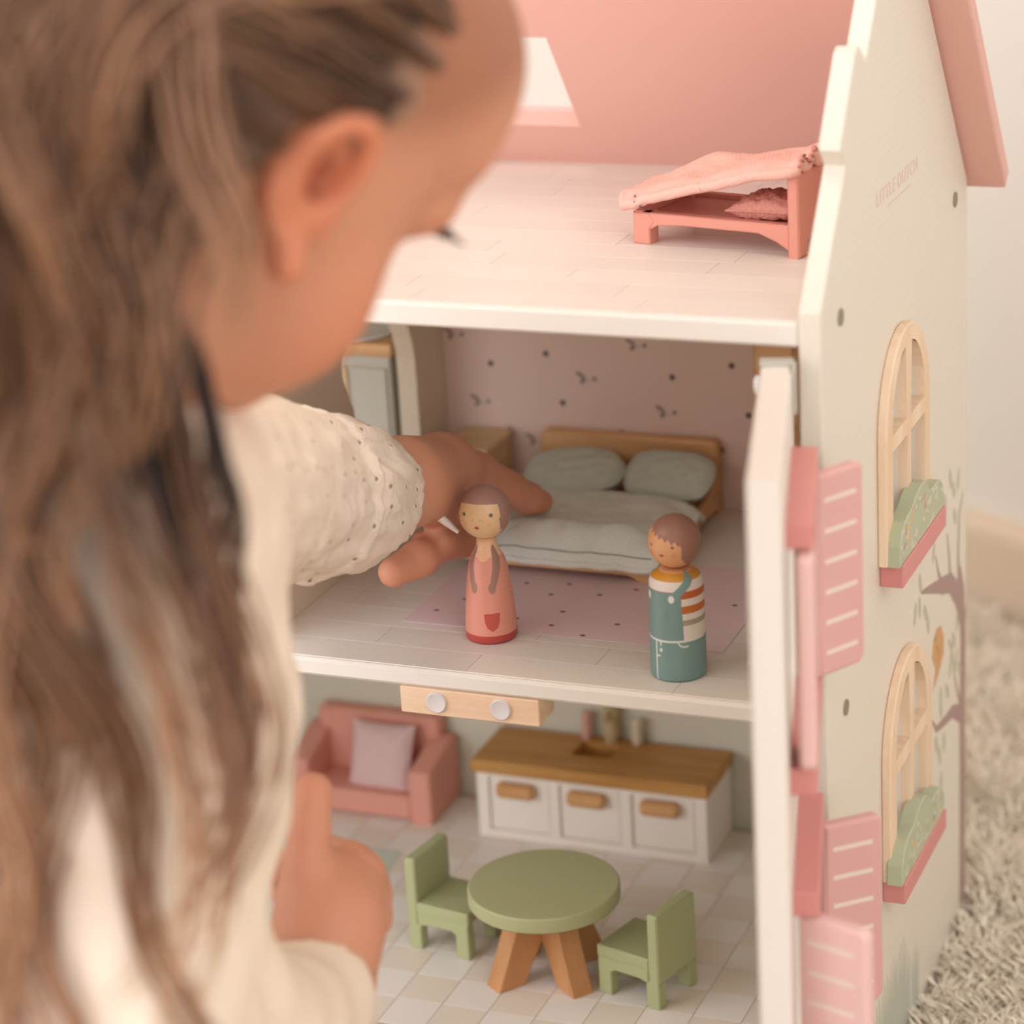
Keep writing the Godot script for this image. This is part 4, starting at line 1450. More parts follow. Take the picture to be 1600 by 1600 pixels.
	part("body", mb.mesh(), printed(im, 0.38), b)
	mb = MB.new()
	ball(mb, Vector3.ZERO, Vector3(0.0116, 0.0119, 0.0116), 48, 28)
	part("head", mb.mesh(), printed(head_map(-14.0, 48.0, true), 0.36), b, Vector3(0, 0.0616, 0))


func prof_uv(l: Array, _mb: MB) -> Array:
	var o := []
	for q in l:
		o.append(Vector2(q[0], q[1]))
	return o


func y_uv(mb: MB, top: float) -> void:
	for i in mb.v.size():
		mb.uv[i].y = clampf(1.0 - mb.v[i].y / top, 0.002, 0.998)


# ---------------------------------------------------------------- the child
const HR := Vector3(0.8826, -0.1733, 0.4371)    # the head's right
const HU := Vector3(0.3885, 0.7924, -0.4703)    # crown
const HB := Vector3(-0.2649, 0.5849, 0.7667)    # back of the head
const HO := Vector3(-0.1277, 0.5286, 0.2618)    # between the ears
const SEAT := Vector3(-0.18, GROUND + 0.02, 0.34)

func head_sdf(q: Vector3) -> float:
	var d := ell(q - Vector3(0, 0.026, 0.016), Vector3(0.067, 0.079, 0.085))
	d = smin(d, ell(q - Vector3(0, 0.054, -0.034), Vector3(0.060, 0.050, 0.064)), 0.02)
	d = smin(d, ell(q - Vector3(0, -0.010, -0.030), Vector3(0.050, 0.059, 0.051)), 0.02)
	d = smin(d, ell(q - Vector3(0, -0.046, -0.036), Vector3(0.039, 0.026, 0.034)), 0.018)
	var m := Vector3(absf(q.x), q.y, q.z)
	d = smin(d, (m - Vector3(0.030, -0.029, -0.045)).length() - 0.0205, 0.02)
	d = smin(d, (q - Vector3(0, -0.058, -0.064)).length() - 0.013, 0.014)
	d = smin(d, cap(m, Vector3(0, 0.042, -0.084), Vector3(0.036, 0.038, -0.068), 0.010, 0.009), 0.014)
	d = smin(d, (m - Vector3(0.029, 0.021, -0.073)).length() - 0.0125, 0.008)
	d = smin(d, cap(q, Vector3(0, 0.012, -0.084), Vector3(0, -0.010, -0.094), 0.0055, 0.0085), 0.010)
	d = smin(d, cap(m, Vector3(0, -0.038, -0.087), Vector3(0.011, -0.039, -0.080), 0.0048, 0.0032), 0.006)
	d = smin(d, cap(m, Vector3(0, -0.045, -0.085), Vector3(0.010, -0.044, -0.079), 0.0052, 0.0032), 0.006)
	d = smin(d, cap(q, Vector3(0, -0.030, 0.012), Vector3(-0.007, -0.105, -0.009), 0.037, 0.036), 0.022)
	# ear: rim, lobe and a thin inner plate with a hollow
	if m.x > 0.045 and absf(q.y) < 0.07:
		var e := 1e3
		var prev := Vector3.ZERO
		for k in 9:
			var t: float = lerpf(-0.55, 3.7, k / 8.0)
			var pt := Vector3(0.0685 + 0.0110 * sin(clampf((t + 0.2) / 3.6, 0, 1) * PI) , 0.0035 + 0.0198 * sin(t), 0.0120 - 0.0128 * cos(t) * (1.0 if t < PI else 0.8))
			if k > 0:
				e = minf(e, cap(m, prev, pt, 0.0036, 0.0036))
			prev = pt
		e = smin(e, cap(m, Vector3(0.0680, -0.0180, 0.005), Vector3(0.0690, -0.0235, 0.003), 0.0052, 0.0058), 0.005)
		e = smin(e, cap(m, Vector3(0.0665, -0.010, -0.003), Vector3(0.068, -0.004, -0.004), 0.0035, 0.0028), 0.003)
		e = smin(e, ell(m - Vector3(0.0675, 0.003, 0.0125), Vector3(0.0040, 0.0215, 0.0145)), 0.004)
		e = maxf(e, -ell(m - Vector3(0.0745, 0.004, 0.0085), Vector3(0.0085, 0.0105, 0.0065)))
		d = smin(d, e, 0.005)
		d = maxf(d, -ell(m - Vector3(0.0720, 0.004, 0.0070), Vector3(0.0135, 0.0075, 0.0045)))
	return d


func torso_list(fat: float) -> Array:
	return [
		[Vector3(-0.176, 0.428, 0.292), Vector3(-0.192, 0.388, 0.276), 0.042 + fat, 0.058 + fat],
		[Vector3(-0.1945, 0.3900, 0.2660), Vector3(-0.1880, 0.3300, 0.2780), 0.058 + fat, 0.0645 + fat],
		[Vector3(-0.1880, 0.3300, 0.2780), Vector3(-0.1860, 0.2087, 0.3179), 0.0645 + fat, 0.0635 + fat],
		[Vector3(-0.1860, 0.2087, 0.318), Vector3(-0.178, 0.085, 0.36), 0.0635 + fat, 0.080 + fat],
		[Vector3(-0.140, 0.398, 0.318), Vector3(-0.1750, 0.3955, 0.240), 0.037 + fat, 0.040 + fat]]


func arm_list(fat: float) -> Array:
	return [
		[Vector3(-0.1390, 0.398, 0.3200), Vector3(-0.1271, 0.235, 0.3655), 0.034 + fat, 0.030 + fat],
		[Vector3(-0.1271, 0.235, 0.3655), Vector3(-0.1465, 0.1790, 0.2020), 0.029 + fat, 0.019 + fat]]


func blouse_sdf(p: Vector3) -> float:
	var d := smin(caps(p, torso_list(0.006), 0.03), caps(p, arm_list(0.0085), 0.02), 0.02)
	if d < 0.03:
		d += 0.0022 * sin(p.x * 95.0 + p.y * 60.0 + 2.0 * sin(p.z * 40.0)) * sin(p.z * 70.0 - p.y * 35.0)
		d += 0.0010 * sin(p.y * 190.0 + p.z * 120.0 + sin(p.x * 90.0) * 2.0)
	return d


func child() -> void:
	var skin := paint("skin", rgb(212, 148, 116), 0.55)
	skin.vertex_color_use_as_albedo = true
	skin.subsurf_scatter_enabled = true
	skin.subsurf_scatter_strength = 0.25
	var who := thing("person", "young child with long wavy brown hair and a cream eyelet blouse, leaning over the dollhouse", "person", SEAT)
	var bas := Basis(HR, HU, HB)
	# ---- one continuous skin: trunk and limbs under the clothes, head, hands
	var mb := MB.new()
	mb.xf = Transform3D(Basis.IDENTITY, -SEAT)
	var legs := [
		[Vector3(-0.215, 0.085, 0.35), Vector3(-0.235, 0.045, 0.20), 0.056, 0.040], [Vector3(-0.140, 0.085, 0.36), Vector3(-0.120, 0.045, 0.22), 0.056, 0.040],
		[Vector3(-0.235, 0.040, 0.20), Vector3(-0.225, 0.024, 0.40), 0.036, 0.026], [Vector3(-0.120, 0.040, 0.22), Vector3(-0.130, 0.024, 0.42), 0.036, 0.026],
		[Vector3(-0.225, 0.020, 0.40), Vector3(-0.222, 0.012, 0.47), 0.022, 0.016], [Vector3(-0.130, 0.020, 0.42), Vector3(-0.132, 0.012, 0.49), 0.022, 0.016]]
	var left := [[Vector3(-0.1750, 0.3955, 0.240), Vector3(-0.2110, 0.3450, 0.0900), 0.034, 0.030], [Vector3(-0.2110, 0.3450, 0.0900), Vector3(-0.2060, 0.2995, -0.0330), 0.026, 0.0175]]
	var under := torso_list(0.0) + arm_list(0.0) + legs + left + [[HO + bas * Vector3(-0.004, -0.07, 0.002), Vector3(-0.180, 0.420, 0.288), 0.034, 0.046]]
	nets(mb, Vector3(-0.33, -0.03, -0.07), Vector3(-0.02, 0.53, 0.53), 0.011, func(p): return caps(p, under, 0.02))
	mb.xf = Transform3D(bas, HO - SEAT)
	nets(mb, Vector3(-0.09, -0.13, -0.118), Vector3(0.092, 0.118, 0.112), 0.0030, head_sdf)
	for i in mb.v.size():
		var q := bas.transposed() * (mb.v[i] + SEAT - HO)
		var c := Color.WHITE
		if absf(q.x) < 0.1 and q.y > -0.09 and absf(q.z) < 0.12:
			var m := Vector3(absf(q.x), q.y, q.z)
			c = c.lerp(Color(1.0, 0.80, 0.72), 0.8 * exp(-(m - Vector3(0.050, -0.026, -0.055)).length_squared() / 0.0006))
			if m.x > 0.064:
				c = c.lerp(Color(1.08, 0.74, 0.60), clampf((m.x - 0.064) / 0.006, 0, 1) * 0.8)  # redder ear skin, partly its backlit glow put into the colour
			elif (m - Vector3(0.060, 0.004, 0.007)).length() < 0.012:
				c = c.lerp(Color(0.85, 0.40, 0.26), 0.8)  # darker red ear hollow, its shade put into the colour
			var hz0 := hair_zone(q)
			if hz0 < 0.045 and q.y > 0.0:
				c = c.lerp(Color(0.52, 0.43, 0.36), 0.85 * (1.0 - smoothstep(-0.004, 0.034, hz0)) * smoothstep(0.012, 0.045, q.y))
		mb.c[i] = c
	# right hand: closed, thumb up
	var hx := Vector3(0.9283, -0.0541, -0.3679)
	var hy := Vector3(-0.0770, 0.9399, -0.3326)
	var hz := Vector3(0.3638, 0.3370, 0.8684)
	mb.xf = Transform3D(Basis(hx, hy, hz), Vector3(-0.1534, 0.2097, 0.1675) - SEAT)
	var V := func(x: float, y: float, z: float) -> Vector3: return Vector3(x, y, z)
	var palm := [[V.call(0.001, -0.050, 0.016), V.call(0.002, -0.010, 0.0), 0.0185, 0.0185], [V.call(0.003, -0.010, 0.0), V.call(0.009, 0.004, -0.018), 0.0175, 0.0135], [V.call(-0.002, -0.012, 0.002), V.call(-0.004, 0.006, -0.006), 0.0150, 0.0105]]
	var fing := [
		[[V.call(0.007, 0.010, -0.022), V.call(-0.008, 0.013, -0.037), 0.0088, 0.0080], [V.call(-0.008, 0.013, -0.037), V.call(-0.020, 0.006, -0.029), 0.0078, 0.0066]],
		[[V.call(0.013, 0.005, -0.026), V.call(-0.004, 0.003, -0.042), 0.0088, 0.0080], [V.call(-0.004, 0.003, -0.042), V.call(-0.018, -0.003, -0.033), 0.0078, 0.0066]],
		[[V.call(0.016, -0.003, -0.026), V.call(-0.001, -0.007, -0.042), 0.0086, 0.0078], [V.call(-0.001, -0.007, -0.042), V.call(-0.015, -0.011, -0.033), 0.0076, 0.0064]],
		[[V.call(0.017, -0.012, -0.022), V.call(0.003, -0.016, -0.036), 0.0080, 0.0070], [V.call(0.003, -0.016, -0.036), V.call(-0.010, -0.018, -0.029), 0.0068, 0.0058]]]
	var thumb := [[V.call(-0.006, -0.012, 0.004), V.call(-0.0078, 0.010, 0.004), 0.0125, 0.0094], [V.call(-0.0078, 0.010, 0.004), V.call(-0.0065, 0.026, 0.002), 0.0088, 0.0080], [V.call(-0.0065, 0.026, 0.002), V.call(-0.0052, 0.0405, -0.001), 0.0082, 0.0074]]
	nets(mb, Vector3(-0.034, -0.075, -0.055), Vector3(0.034, 0.055, 0.040), 0.0022, func(p):
		var d := caps(p, palm, 0.012)
		for fl in fing:
			d = smin(d, caps(p, fl, 0.003), 0.004)
		return smin(d, caps(p, thumb, 0.003), 0.006))
	# left hand: reaching in, forefinger stretched towards the bed
	mb.xf = Transform3D(Basis.IDENTITY, -SEAT)
	var wr := Vector3(-0.2052, 0.3037, -0.0400)
	var lp := [[wr, Vector3(-0.2057, 0.2948, -0.0832), 0.0200, 0.0160], [Vector3(-0.2057, 0.2948, -0.0832), Vector3(-0.2026, 0.2812, -0.1160), 0.0155, 0.0108], [wr, Vector3(-0.2090, 0.2860, -0.0900), 0.0180, 0.0130], [Vector3(-0.2090, 0.2860, -0.0900), Vector3(-0.2100, 0.2690, -0.1220), 0.0130, 0.0100], [Vector3(-0.2150, 0.2900, -0.0800), Vector3(-0.2190, 0.2610, -0.1340), 0.0130, 0.0095], [Vector3(-0.2180, 0.2900, -0.0800), Vector3(-0.2270, 0.2560, -0.1380), 0.0110, 0.0085]]
	var lf := [
		[[Vector3(-0.2020, 0.2825, -0.1140), Vector3(-0.1951, 0.2680, -0.1368), 0.0106, 0.0086], [Vector3(-0.1951, 0.2680, -0.1368), Vector3(-0.1898, 0.2600, -0.1475), 0.0084, 0.0076], [Vector3(-0.1898, 0.2600, -0.1475), Vector3(-0.1862, 0.2560, -0.1545), 0.0074, 0.0062]],
		[[Vector3(-0.2096, 0.2671, -0.1235), Vector3(-0.2008, 0.2579, -0.0925), 0.0094, 0.0084], [Vector3(-0.2008, 0.2579, -0.0925), Vector3(-0.2008, 0.2655, -0.0700), 0.0082, 0.0068]],
		[[Vector3(-0.2195, 0.2590, -0.1340), Vector3(-0.2135, 0.2520, -0.1080), 0.0092, 0.0082], [Vector3(-0.2135, 0.2520, -0.1080), Vector3(-0.2070, 0.2600, -0.0800), 0.0080, 0.0082], [Vector3(-0.2070, 0.2600, -0.0800), Vector3(-0.2078, 0.2610, -0.0566), 0.0082, 0.0084], [Vector3(-0.2078, 0.2610, -0.0566), Vector3(-0.2144, 0.2592, -0.0420), 0.0084, 0.0072]],
		[[Vector3(-0.2280, 0.2540, -0.1380), Vector3(-0.2250, 0.2450, -0.1200), 0.0082, 0.0072], [Vector3(-0.2250, 0.2450, -0.1200), Vector3(-0.2275, 0.2500, -0.1050), 0.0070, 0.0058]]]
	var lt := [[Vector3(-0.2040, 0.2920, -0.0560), Vector3(-0.2065, 0.2760, -0.0790), 0.0120, 0.0086], [Vector3(-0.2065, 0.2760, -0.0790), Vector3(-0.2063, 0.2670, -0.0960), 0.0084, 0.0070]]
	nets(mb, Vector3(-0.252, 0.232, -0.172), Vector3(-0.170, 0.330, -0.010), 0.0021, func(p):
		var d := caps(p, lp, 0.009)
		for fl in lf:
			d = smin(d, caps(p, fl, 0.003), 0.004)
		return smin(d, caps(p, lt, 0.003), 0.005))
	part("body", mb.mesh(), skin, who)
	# nail of the stretched forefinger and of the thumb
	mb = MB.new()
	var nz := Vector3(0.42, -0.45, -0.80).normalized()
	var ny := (Vector3(0.35, 0.85, 0.3) - nz * Vector3(0.35, 0.85, 0.3).dot(nz)).normalized()
	mb.xf = Transform3D(Basis(ny.cross(nz), ny, nz), Vector3(-0.1846, 0.2606, -0.1532) - SEAT)
	ball(mb, Vector3.ZERO, Vector3(0.0040, 0.0012, 0.0048), 14, 8)
	part("nail", mb.mesh(), paint("nail_pink", rgb(236, 178, 156), 0.35), who)
	# dark lashes of the right eye
	mb = MB.new()
	mb.xf = Transform3D(bas, HO - SEAT)
	for k in 14:
		var a := lerpf(-0.2, 1.15, k / 13.0)
		var r0 := Vector3(0.029 + 0.0128 * sin(a), 0.0155 + 0.001 * sin(a * 3.0), -0.073 - 0.0128 * cos(a))
		var dir := Vector3(sin(a) * 0.8, -0.35, -cos(a)).normalized()
		tube(mb, [r0, r0 + dir * 0.004, r0 + dir * 0.0075 + Vector3(0, 0.0012, 0)], [0.0006, 0.00045, 0.00012], 5)
	part("eyelashes", mb.mesh(), paint("lash", rgb(70, 52, 42), 0.7), who)
	mb = MB.new()
	mb.xf = Transform3D(bas, HO - SEAT)
	for k in 40:
		var a := k / 39.0
		var r0 := Vector3(0.014 + 0.032 * a, 0.043 + 0.004 * sin(a * 2.6), -0.095 + 0.026 * a * a)
		r0 += Vector3(0, sin(k * 5.1) * 0.0016, 0)
		tube(mb, [r0, r0 + Vector3(0.004, 0.0008, 0.0012)], [0.0005, 0.0002], 4)
	part("eyebrow", mb.mesh(), paint("brow", rgb(150, 108, 78), 0.8), who)

	# ---- clothes
	var cream := cloth("cream_cotton", rgb(242, 222, 200), 70.0, 0.02)
	mb = MB.new()
	mb.xf = Transform3D(Basis.IDENTITY, -SEAT)
	nets(mb, Vector3(-0.34, 0.02, 0.12), Vector3(-0.03, 0.50, 0.50), 0.007, blouse_sdf)
	part("blouse", mb.mesh(), cream, who, Vector3.ZERO, "loose cream cotton blouse")
	mb = MB.new()
	mb.xf = Transform3D(Basis.IDENTITY, -SEAT)
	var trl := []
	for q in legs.slice(0, 4):
		trl.append([q[0], q[1], q[2] + 0.005, q[3] + 0.005])
	trl.append([Vector3(-0.205, 0.085, 0.355), Vector3(-0.150, 0.085, 0.36), 0.085, 0.085])
	nets(mb, Vector3(-0.36, -0.04, 0.10), Vector3(0.0, 0.22, 0.50), 0.011, func(p): return caps(p, trl, 0.03))
	part("trousers", mb.mesh(), cloth("taupe_cotton", rgb(186, 164, 142)), who)
	left_sleeve(who)
	hair(who, bas)
	# small white tapered sliver between thumb and fingers
	var w := thing("white_sliver", "small white tapered sliver in the child's left hand", "toy", Vector3(-0.1960, 0.2815, -0.0560))
	mb = MB.new()
	tube(mb, [Vector3(-0.0045, 0.0055, 0.0012), Vector3(-0.0035, 0.0046, 0.0010), Vector3(0.0030, -0.0012, 0.0), Vector3(0.0085, -0.0062, -0.0010)], [0.0014, 0.0026, 0.0019, 0.0009], 12)
	part("peg", mb.mesh(), paint("sliver_white", rgb(244, 232, 222), 0.4), w)


func eyelet() -> StandardMaterial3D:
	var N := 512
	var im := Image.create(N, N, false, Image.FORMAT_RGB8)
	var hm := Image.create(N, N, false, Image.FORMAT_RGB8)
	im.fill(rgb(243, 224, 204))
	var f := FastNoiseLite.new()
	f.seed = 4
	f.frequency = 0.05
	var nz := f.get_seamless_image(N, N)
	for y in N:
		for x in N:
			var h := 0.45 + (nz.get_pixel(x, y).r - 0.5) * 0.35 + 0.04 * sin(x * 0.9) * sin(y * 0.9)
			hm.set_pixel(x, y, Color(h, h, h))
	var r := RandomNumberGenerator.new()
	r.seed = 8
	for j in 8:
		for i in 8:
			var c := Vector2((i + 0.5 + (0.5 if j % 2 else 0.0)) * 64.0 + r.randf_range(-6, 6), (j + 0.5) * 64.0 + r.randf_range(-6, 6))
			if c.x > N - 12:
				c.x -= N - 24
			disc(hm, c, 10.0, Color(0.85, 0.85, 0.85))
			disc(hm, c, 4.5, Color(0.1, 0.1, 0.1))
			disc(im, c, 10.0, rgb(246, 228, 206))
			disc(im, c, 3.0, rgb(142, 112, 92))
			for k in 6:
				disc(hm, c + Vector2.from_angle(k * TAU / 6) * 18.0, 4.0, Color(0.7, 0.7, 0.7))
	var m := StandardMaterial3D.new()
	m.resource_name = "eyelet_cotton"
	m.albedo_texture = ImageTexture.create_from_image(im)
	m.heightmap_enabled = true
	m.heightmap_texture = ImageTexture.create_from_image(hm)
	m.heightmap_scale = 0.05
	m.roughness = 0.95
	m.metallic_specular = 0.2
	m.uv1_scale = Vector3(1.5, 2.0, 1)
	return m


func left_sleeve(who: Node3D) -> void:
	var ctrl := [Vector3(-0.1765, 0.3950, 0.2360), Vector3(-0.1960, 0.3720, 0.1700), Vector3(-0.2110, 0.3480, 0.1000), Vector3(-0.2180, 0.3300, 0.0550), Vector3(-0.2175, 0.3160, 0.0150), Vector3(-0.2120, 0.3035, -0.0220)]
	var rad := [0.042, 0.042, 0.041, 0.0385, 0.0350, 0.0265]
	var f := FastNoiseLite.new()
	f.seed = 14
	f.frequency = 1.0
	var nu := 96
	var nv := 110
	var cur := Curve3D.new()
	for p in ctrl:
		cur.add_point(p)
	for i in ctrl.size():
		var a: Vector3 = ctrl[maxi(0, i - 1)]
		var b: Vector3 = ctrl[mini(ctrl.size() - 1, i + 1)]
		cur.set_point_in(i, (a - b) / 6.0)
		cur.set_point_out(i, (b - a) / 6.0)
	var pts := PackedVector3Array()
	var L := cur.get_baked_length()
	for j in nv + 1:
		var t := float(j) / nv
		var p := cur.sample_baked(t * L, true)
		var q := cur.sample_baked(minf(L, t * L + 0.002), true)
		var q0 := cur.sample_baked(maxf(0, t * L - 0.002), true)
		var d := (q - q0).normalized()
		var s := d.cross(Vector3.UP).normalized()
		var u := s.cross(d)
		var k := t * (rad.size() - 1)
		var r0: float = lerpf(rad[int(k)], rad[mini(rad.size() - 1, int(k) + 1)], k - int(k))
		for i in nu + 1:
			var a := TAU * i / nu
			var ca := cos(a)
			var sa := sin(a)
			var r := r0
			# gathers and slack folds
			r += f.get_noise_3d(ca * 1.6, sa * 1.6, t * 9.0) * 0.0034
			r += f.get_noise_3d(ca * 4.0, sa * 4.0, t * 5.0 + 7.0) * 0.0016
			# ridge where the cuff is sewn on, then the puckered cuff and its scalloped hem
			r += 0.0032 * exp(-pow((t - 0.795) / 0.012, 2.0)) - 0.0022 * exp(-pow((t - 0.818) / 0.012, 2.0))
			if t > 0.80:
				var g := (t - 0.80) / 0.20
				r += 0.0012 * sin(a * 17.0 + 2.0 * sin(g * 4.0)) * (1.0 - g) + 0.0022 * sin(g * PI)
			var along := 0.0
			if j == nv or t > 0.96:
				along = 0.0012 * sin(a * 24.0) * (t - 0.96) / 0.04
			pts.append(p + (s * ca + u * sa) * r + d * along)
	var mb := MB.new()
	mb.xf = Transform3D(Basis.IDENTITY, -SEAT)
	patch(mb, nu, nv, pts, true)
	# the hem turned in
	var inner := PackedVector3Array()
	for j in 6:
		for i in nu + 1:
			var p := pts[nv * (nu + 1) + i]
			var c := cur.sample_baked(L, true)
			var back := (cur.sample_baked(L - 0.004, true) - c).normalized()
			inner.append(p + (c - p) * [0.0, 0.03, 0.07, 0.11, 0.17, 0.24][j] + back * [0.0, -0.0006, 0.0002, 0.003, 0.010, 0.022][j])
	patch(mb, nu, 5, inner, true)
	part("sleeve", mb.mesh(), eyelet(), who, Vector3.ZERO, "cream eyelet sleeve with a gathered cuff")


func hair_zone(q: Vector3) -> float:
	# signed: below 0 where hair grows, in the head's own frame (x right, y crown, z back)
	var line := 0.020
	if q.y > 0.020:
		line = lerpf(-0.004, -0.070, clampf((q.y - 0.020) / 0.068, 0.0, 1.0))
	else:
		line = lerpf(0.026, -0.004, smoothstep(-0.004, 0.020, q.y))
	return line - q.z


func hair(who: Node3D, bas: Basis) -> void:
	var ctr := Vector3(0, 0.026, 0.016)
	var er := Vector3(0.0680, 0.0800, 0.0860)
	var f := FastNoiseLite.new()
	f.seed = 33
	f.frequency = 1.0
	# scalp under the strands
	var mb := MB.new()
	mb.col = rgb(110, 80, 62).srgb_to_linear()
	mb.xf = Transform3D(bas, HO - SEAT)
	nets(mb, Vector3(-0.085, -0.075, -0.10), Vector3(0.085, 0.12, 0.118), 0.0045, func(q):
		var d: float = ell(q - ctr, er + Vector3(0.0022, 0.0022, 0.0022))
		return maxf(maxf(d, hair_zone(q)), -0.055 - q.y))
	for i in mb.v.size():
		var q := bas.transposed() * (mb.v[i] + SEAT - HO)
		mb.c[i] = rgb(168, 122, 94).srgb_to_linear().lerp(mb.c[i], smoothstep(-0.03, 0.03, q.z))
	mb.xf = Transform3D(Basis.IDENTITY, -SEAT)
	var r := RandomNumberGenerator.new()
	r.seed = 77
	var light := rgb(182, 136, 104).srgb_to_linear()
	var mid := rgb(122, 86, 63).srgb_to_linear()
	var dark := rgb(48, 33, 26).srgb_to_linear()
	var gold := rgb(194, 132, 76).srgb_to_linear()
	var roots := []
	var guard := 0
	while roots.size() < 210 and guard < 20000:
		guard += 1
		var v := Vector3(r.randfn(), r.randfn(), r.randfn()).normalized()
		var q := ctr + v * er
		if hair_zone(q) > -0.001 or q.y < -0.052:
			continue
		if q.x < -0.03 and r.randf() < 0.6:
			continue
		if q.z < -0.015 and r.randf() < 0.7:
			continue
		roots.append(q)
	var paths := []
	for lk in roots.size():
		var q: Vector3 = roots[lk]
		var nrm := ((q - ctr) / (er * er)).normalized()
		# combed back over the head to the nape side, then let fall
		var p := HO + bas * (q + nrm * 0.003)
		var steps := 34 + r.randi() % 12 if r.randf() < 0.05 else 13 + r.randi() % 10
		var path := [p]
		var drift := Vector3(r.randfn() * 0.08, 0, r.randfn() * 0.08) + Vector3(0.928, 0, -0.37) * clampf(r.randfn() * 0.10 + 0.05, 0.0, 0.16)
		var lift := r.randf_range(0.002, 0.012)
		var turn := 0.048 + r.randf() * 0.030
		var dir := Vector3.ZERO
		var fallen := 0
		for s in steps:
			var lq: Vector3 = bas.transposed() * (p - HO)
			if fallen == 0 and lq.z < turn:
				var nl := ((lq - ctr) / (er * er)).normalized()
				var dl := Vector3(signf(q.x) * 0.15, -0.42 if q.y > 0.07 else -0.04, 0.9)
				dl = (dl - nl * dl.dot(nl)).normalized()
				dir = (bas * dl).normalized()
			else:
				fallen += 1
				if dir == Vector3.ZERO:
					var nl := ((lq - ctr) / (er * er)).normalized()
					var dl := Vector3(signf(q.x) * 0.1, -1.0, 0.3)
					dir = bas * (dl - nl * dl.dot(nl)).normalized()
				var g := clampf(fallen / 8.0, 0.15, 0.8)
				dir = (dir * (1.0 - g * 0.45) + (Vector3.DOWN + drift) * g * 0.45).normalized()
			p += dir * 0.0115
			lq = bas.transposed() * (p - HO)
			var ex := er + Vector3.ONE * (0.003 + lift * minf(1.0, s / 8.0))
			var u := (lq - ctr) / ex
			if u.length() < 1.0:
				lq = ctr + u.normalized() * ex
			# tucked behind the ear
			if fallen > 0 and lq.y > -0.13:
				var lim := 0.045 + lift
				if lq.z < lim:
					lq.z = lerpf(lq.z, lim, 0.8)
			p = HO + bas * lq
			for it in 2:
				var bd := blouse_sdf(p)
				if bd < 0.004 + lift * 0.6:
					var e := 0.002
					var gr := Vector3(blouse_sdf(p + Vector3(e, 0, 0)) - bd, blouse_sdf(p + Vector3(0, e, 0)) - bd, blouse_sdf(p + Vector3(0, 0, e)) - bd).normalized()
					p += gr * (0.004 + lift * 0.6 - bd)
			path.append(p)
		# waves
		var ph := r.randf() * TAU
		var wl := r.randf_range(0.9, 1.3)
		var amp := r.randf_range(0.003, 0.009)
		for s in path.size():
			var t := s * 0.0115
			var k := smoothstep(0.06, 0.22, t)
			path[s] += (Vector3(0.93, 0, -0.37) * sin(t * 48.0 * wl + ph) + Vector3(0.37, 0, 0.93) * cos(t * 48.0 * wl + ph) * 0.5) * amp * k
		paths.append(path)
	# locks that hang forward over the blouse
	for g in [
		[Vector3(-0.0770, 0.4931, 0.3537), Vector3(-0.0767, 0.4594, 0.3551), Vector3(-0.0739, 0.4194, 0.3522), Vector3(-0.0688, 0.3837, 0.3525), Vector3(-0.0638, 0.3444, 0.3541)],
		[Vector3(-0.0767, 0.4894, 0.3665), Vector3(-0.0755, 0.4441, 0.3663), Vector3(-0.0683, 0.4020, 0.3624), Vector3(-0.0647, 0.3702, 0.3675), Vector3(-0.0728, 0.3324, 0.3855), Vector3(-0.0952, 0.3034, 0.4120)],
		[Vector3(-0.0858, 0.4915, 0.3753), Vector3(-0.0808, 0.4480, 0.3786), Vector3(-0.0743, 0.3996, 0.3774), Vector3(-0.0687, 0.3629, 0.3835), Vector3(-0.0683, 0.3268, 0.3973), Vector3(-0.0737, 0.2996, 0.4101)],
		[Vector3(-0.0780, 0.4849, 0.3516), Vector3(-0.0793, 0.4459, 0.3500), Vector3(-0.0802, 0.4114, 0.3638), Vector3(-0.0829, 0.3821, 0.3762), Vector3(-0.0776, 0.3501, 0.3807), Vector3(-0.0800, 0.3155, 0.3951)]]:
		for again in 2:
			var cv := Curve3D.new()
			var sh := Vector3(r.randfn(), r.randfn() * 0.5, r.randfn()) * 0.007
			var sh2 := Vector3(r.randfn(), r.randfn(), r.randfn()) * 0.011
			for i in g.size():
				var a: Vector3 = g[maxi(0, i - 1)]
				var b: Vector3 = g[mini(g.size() - 1, i + 1)]
				cv.add_point(g[i] + sh.lerp(sh2, float(i) / g.size()) - Vector3(0.928, -0.05, -0.37) * (0.016 * maxf(0.0, 1.0 - i / 2.5)), (a - b) / 6.0, (b - a) / 6.0)
			var path := []
			for i in 34:
				path.append(cv.sample_baked(cv.get_baked_length() * i / 33.0, true))
			paths.append(path)
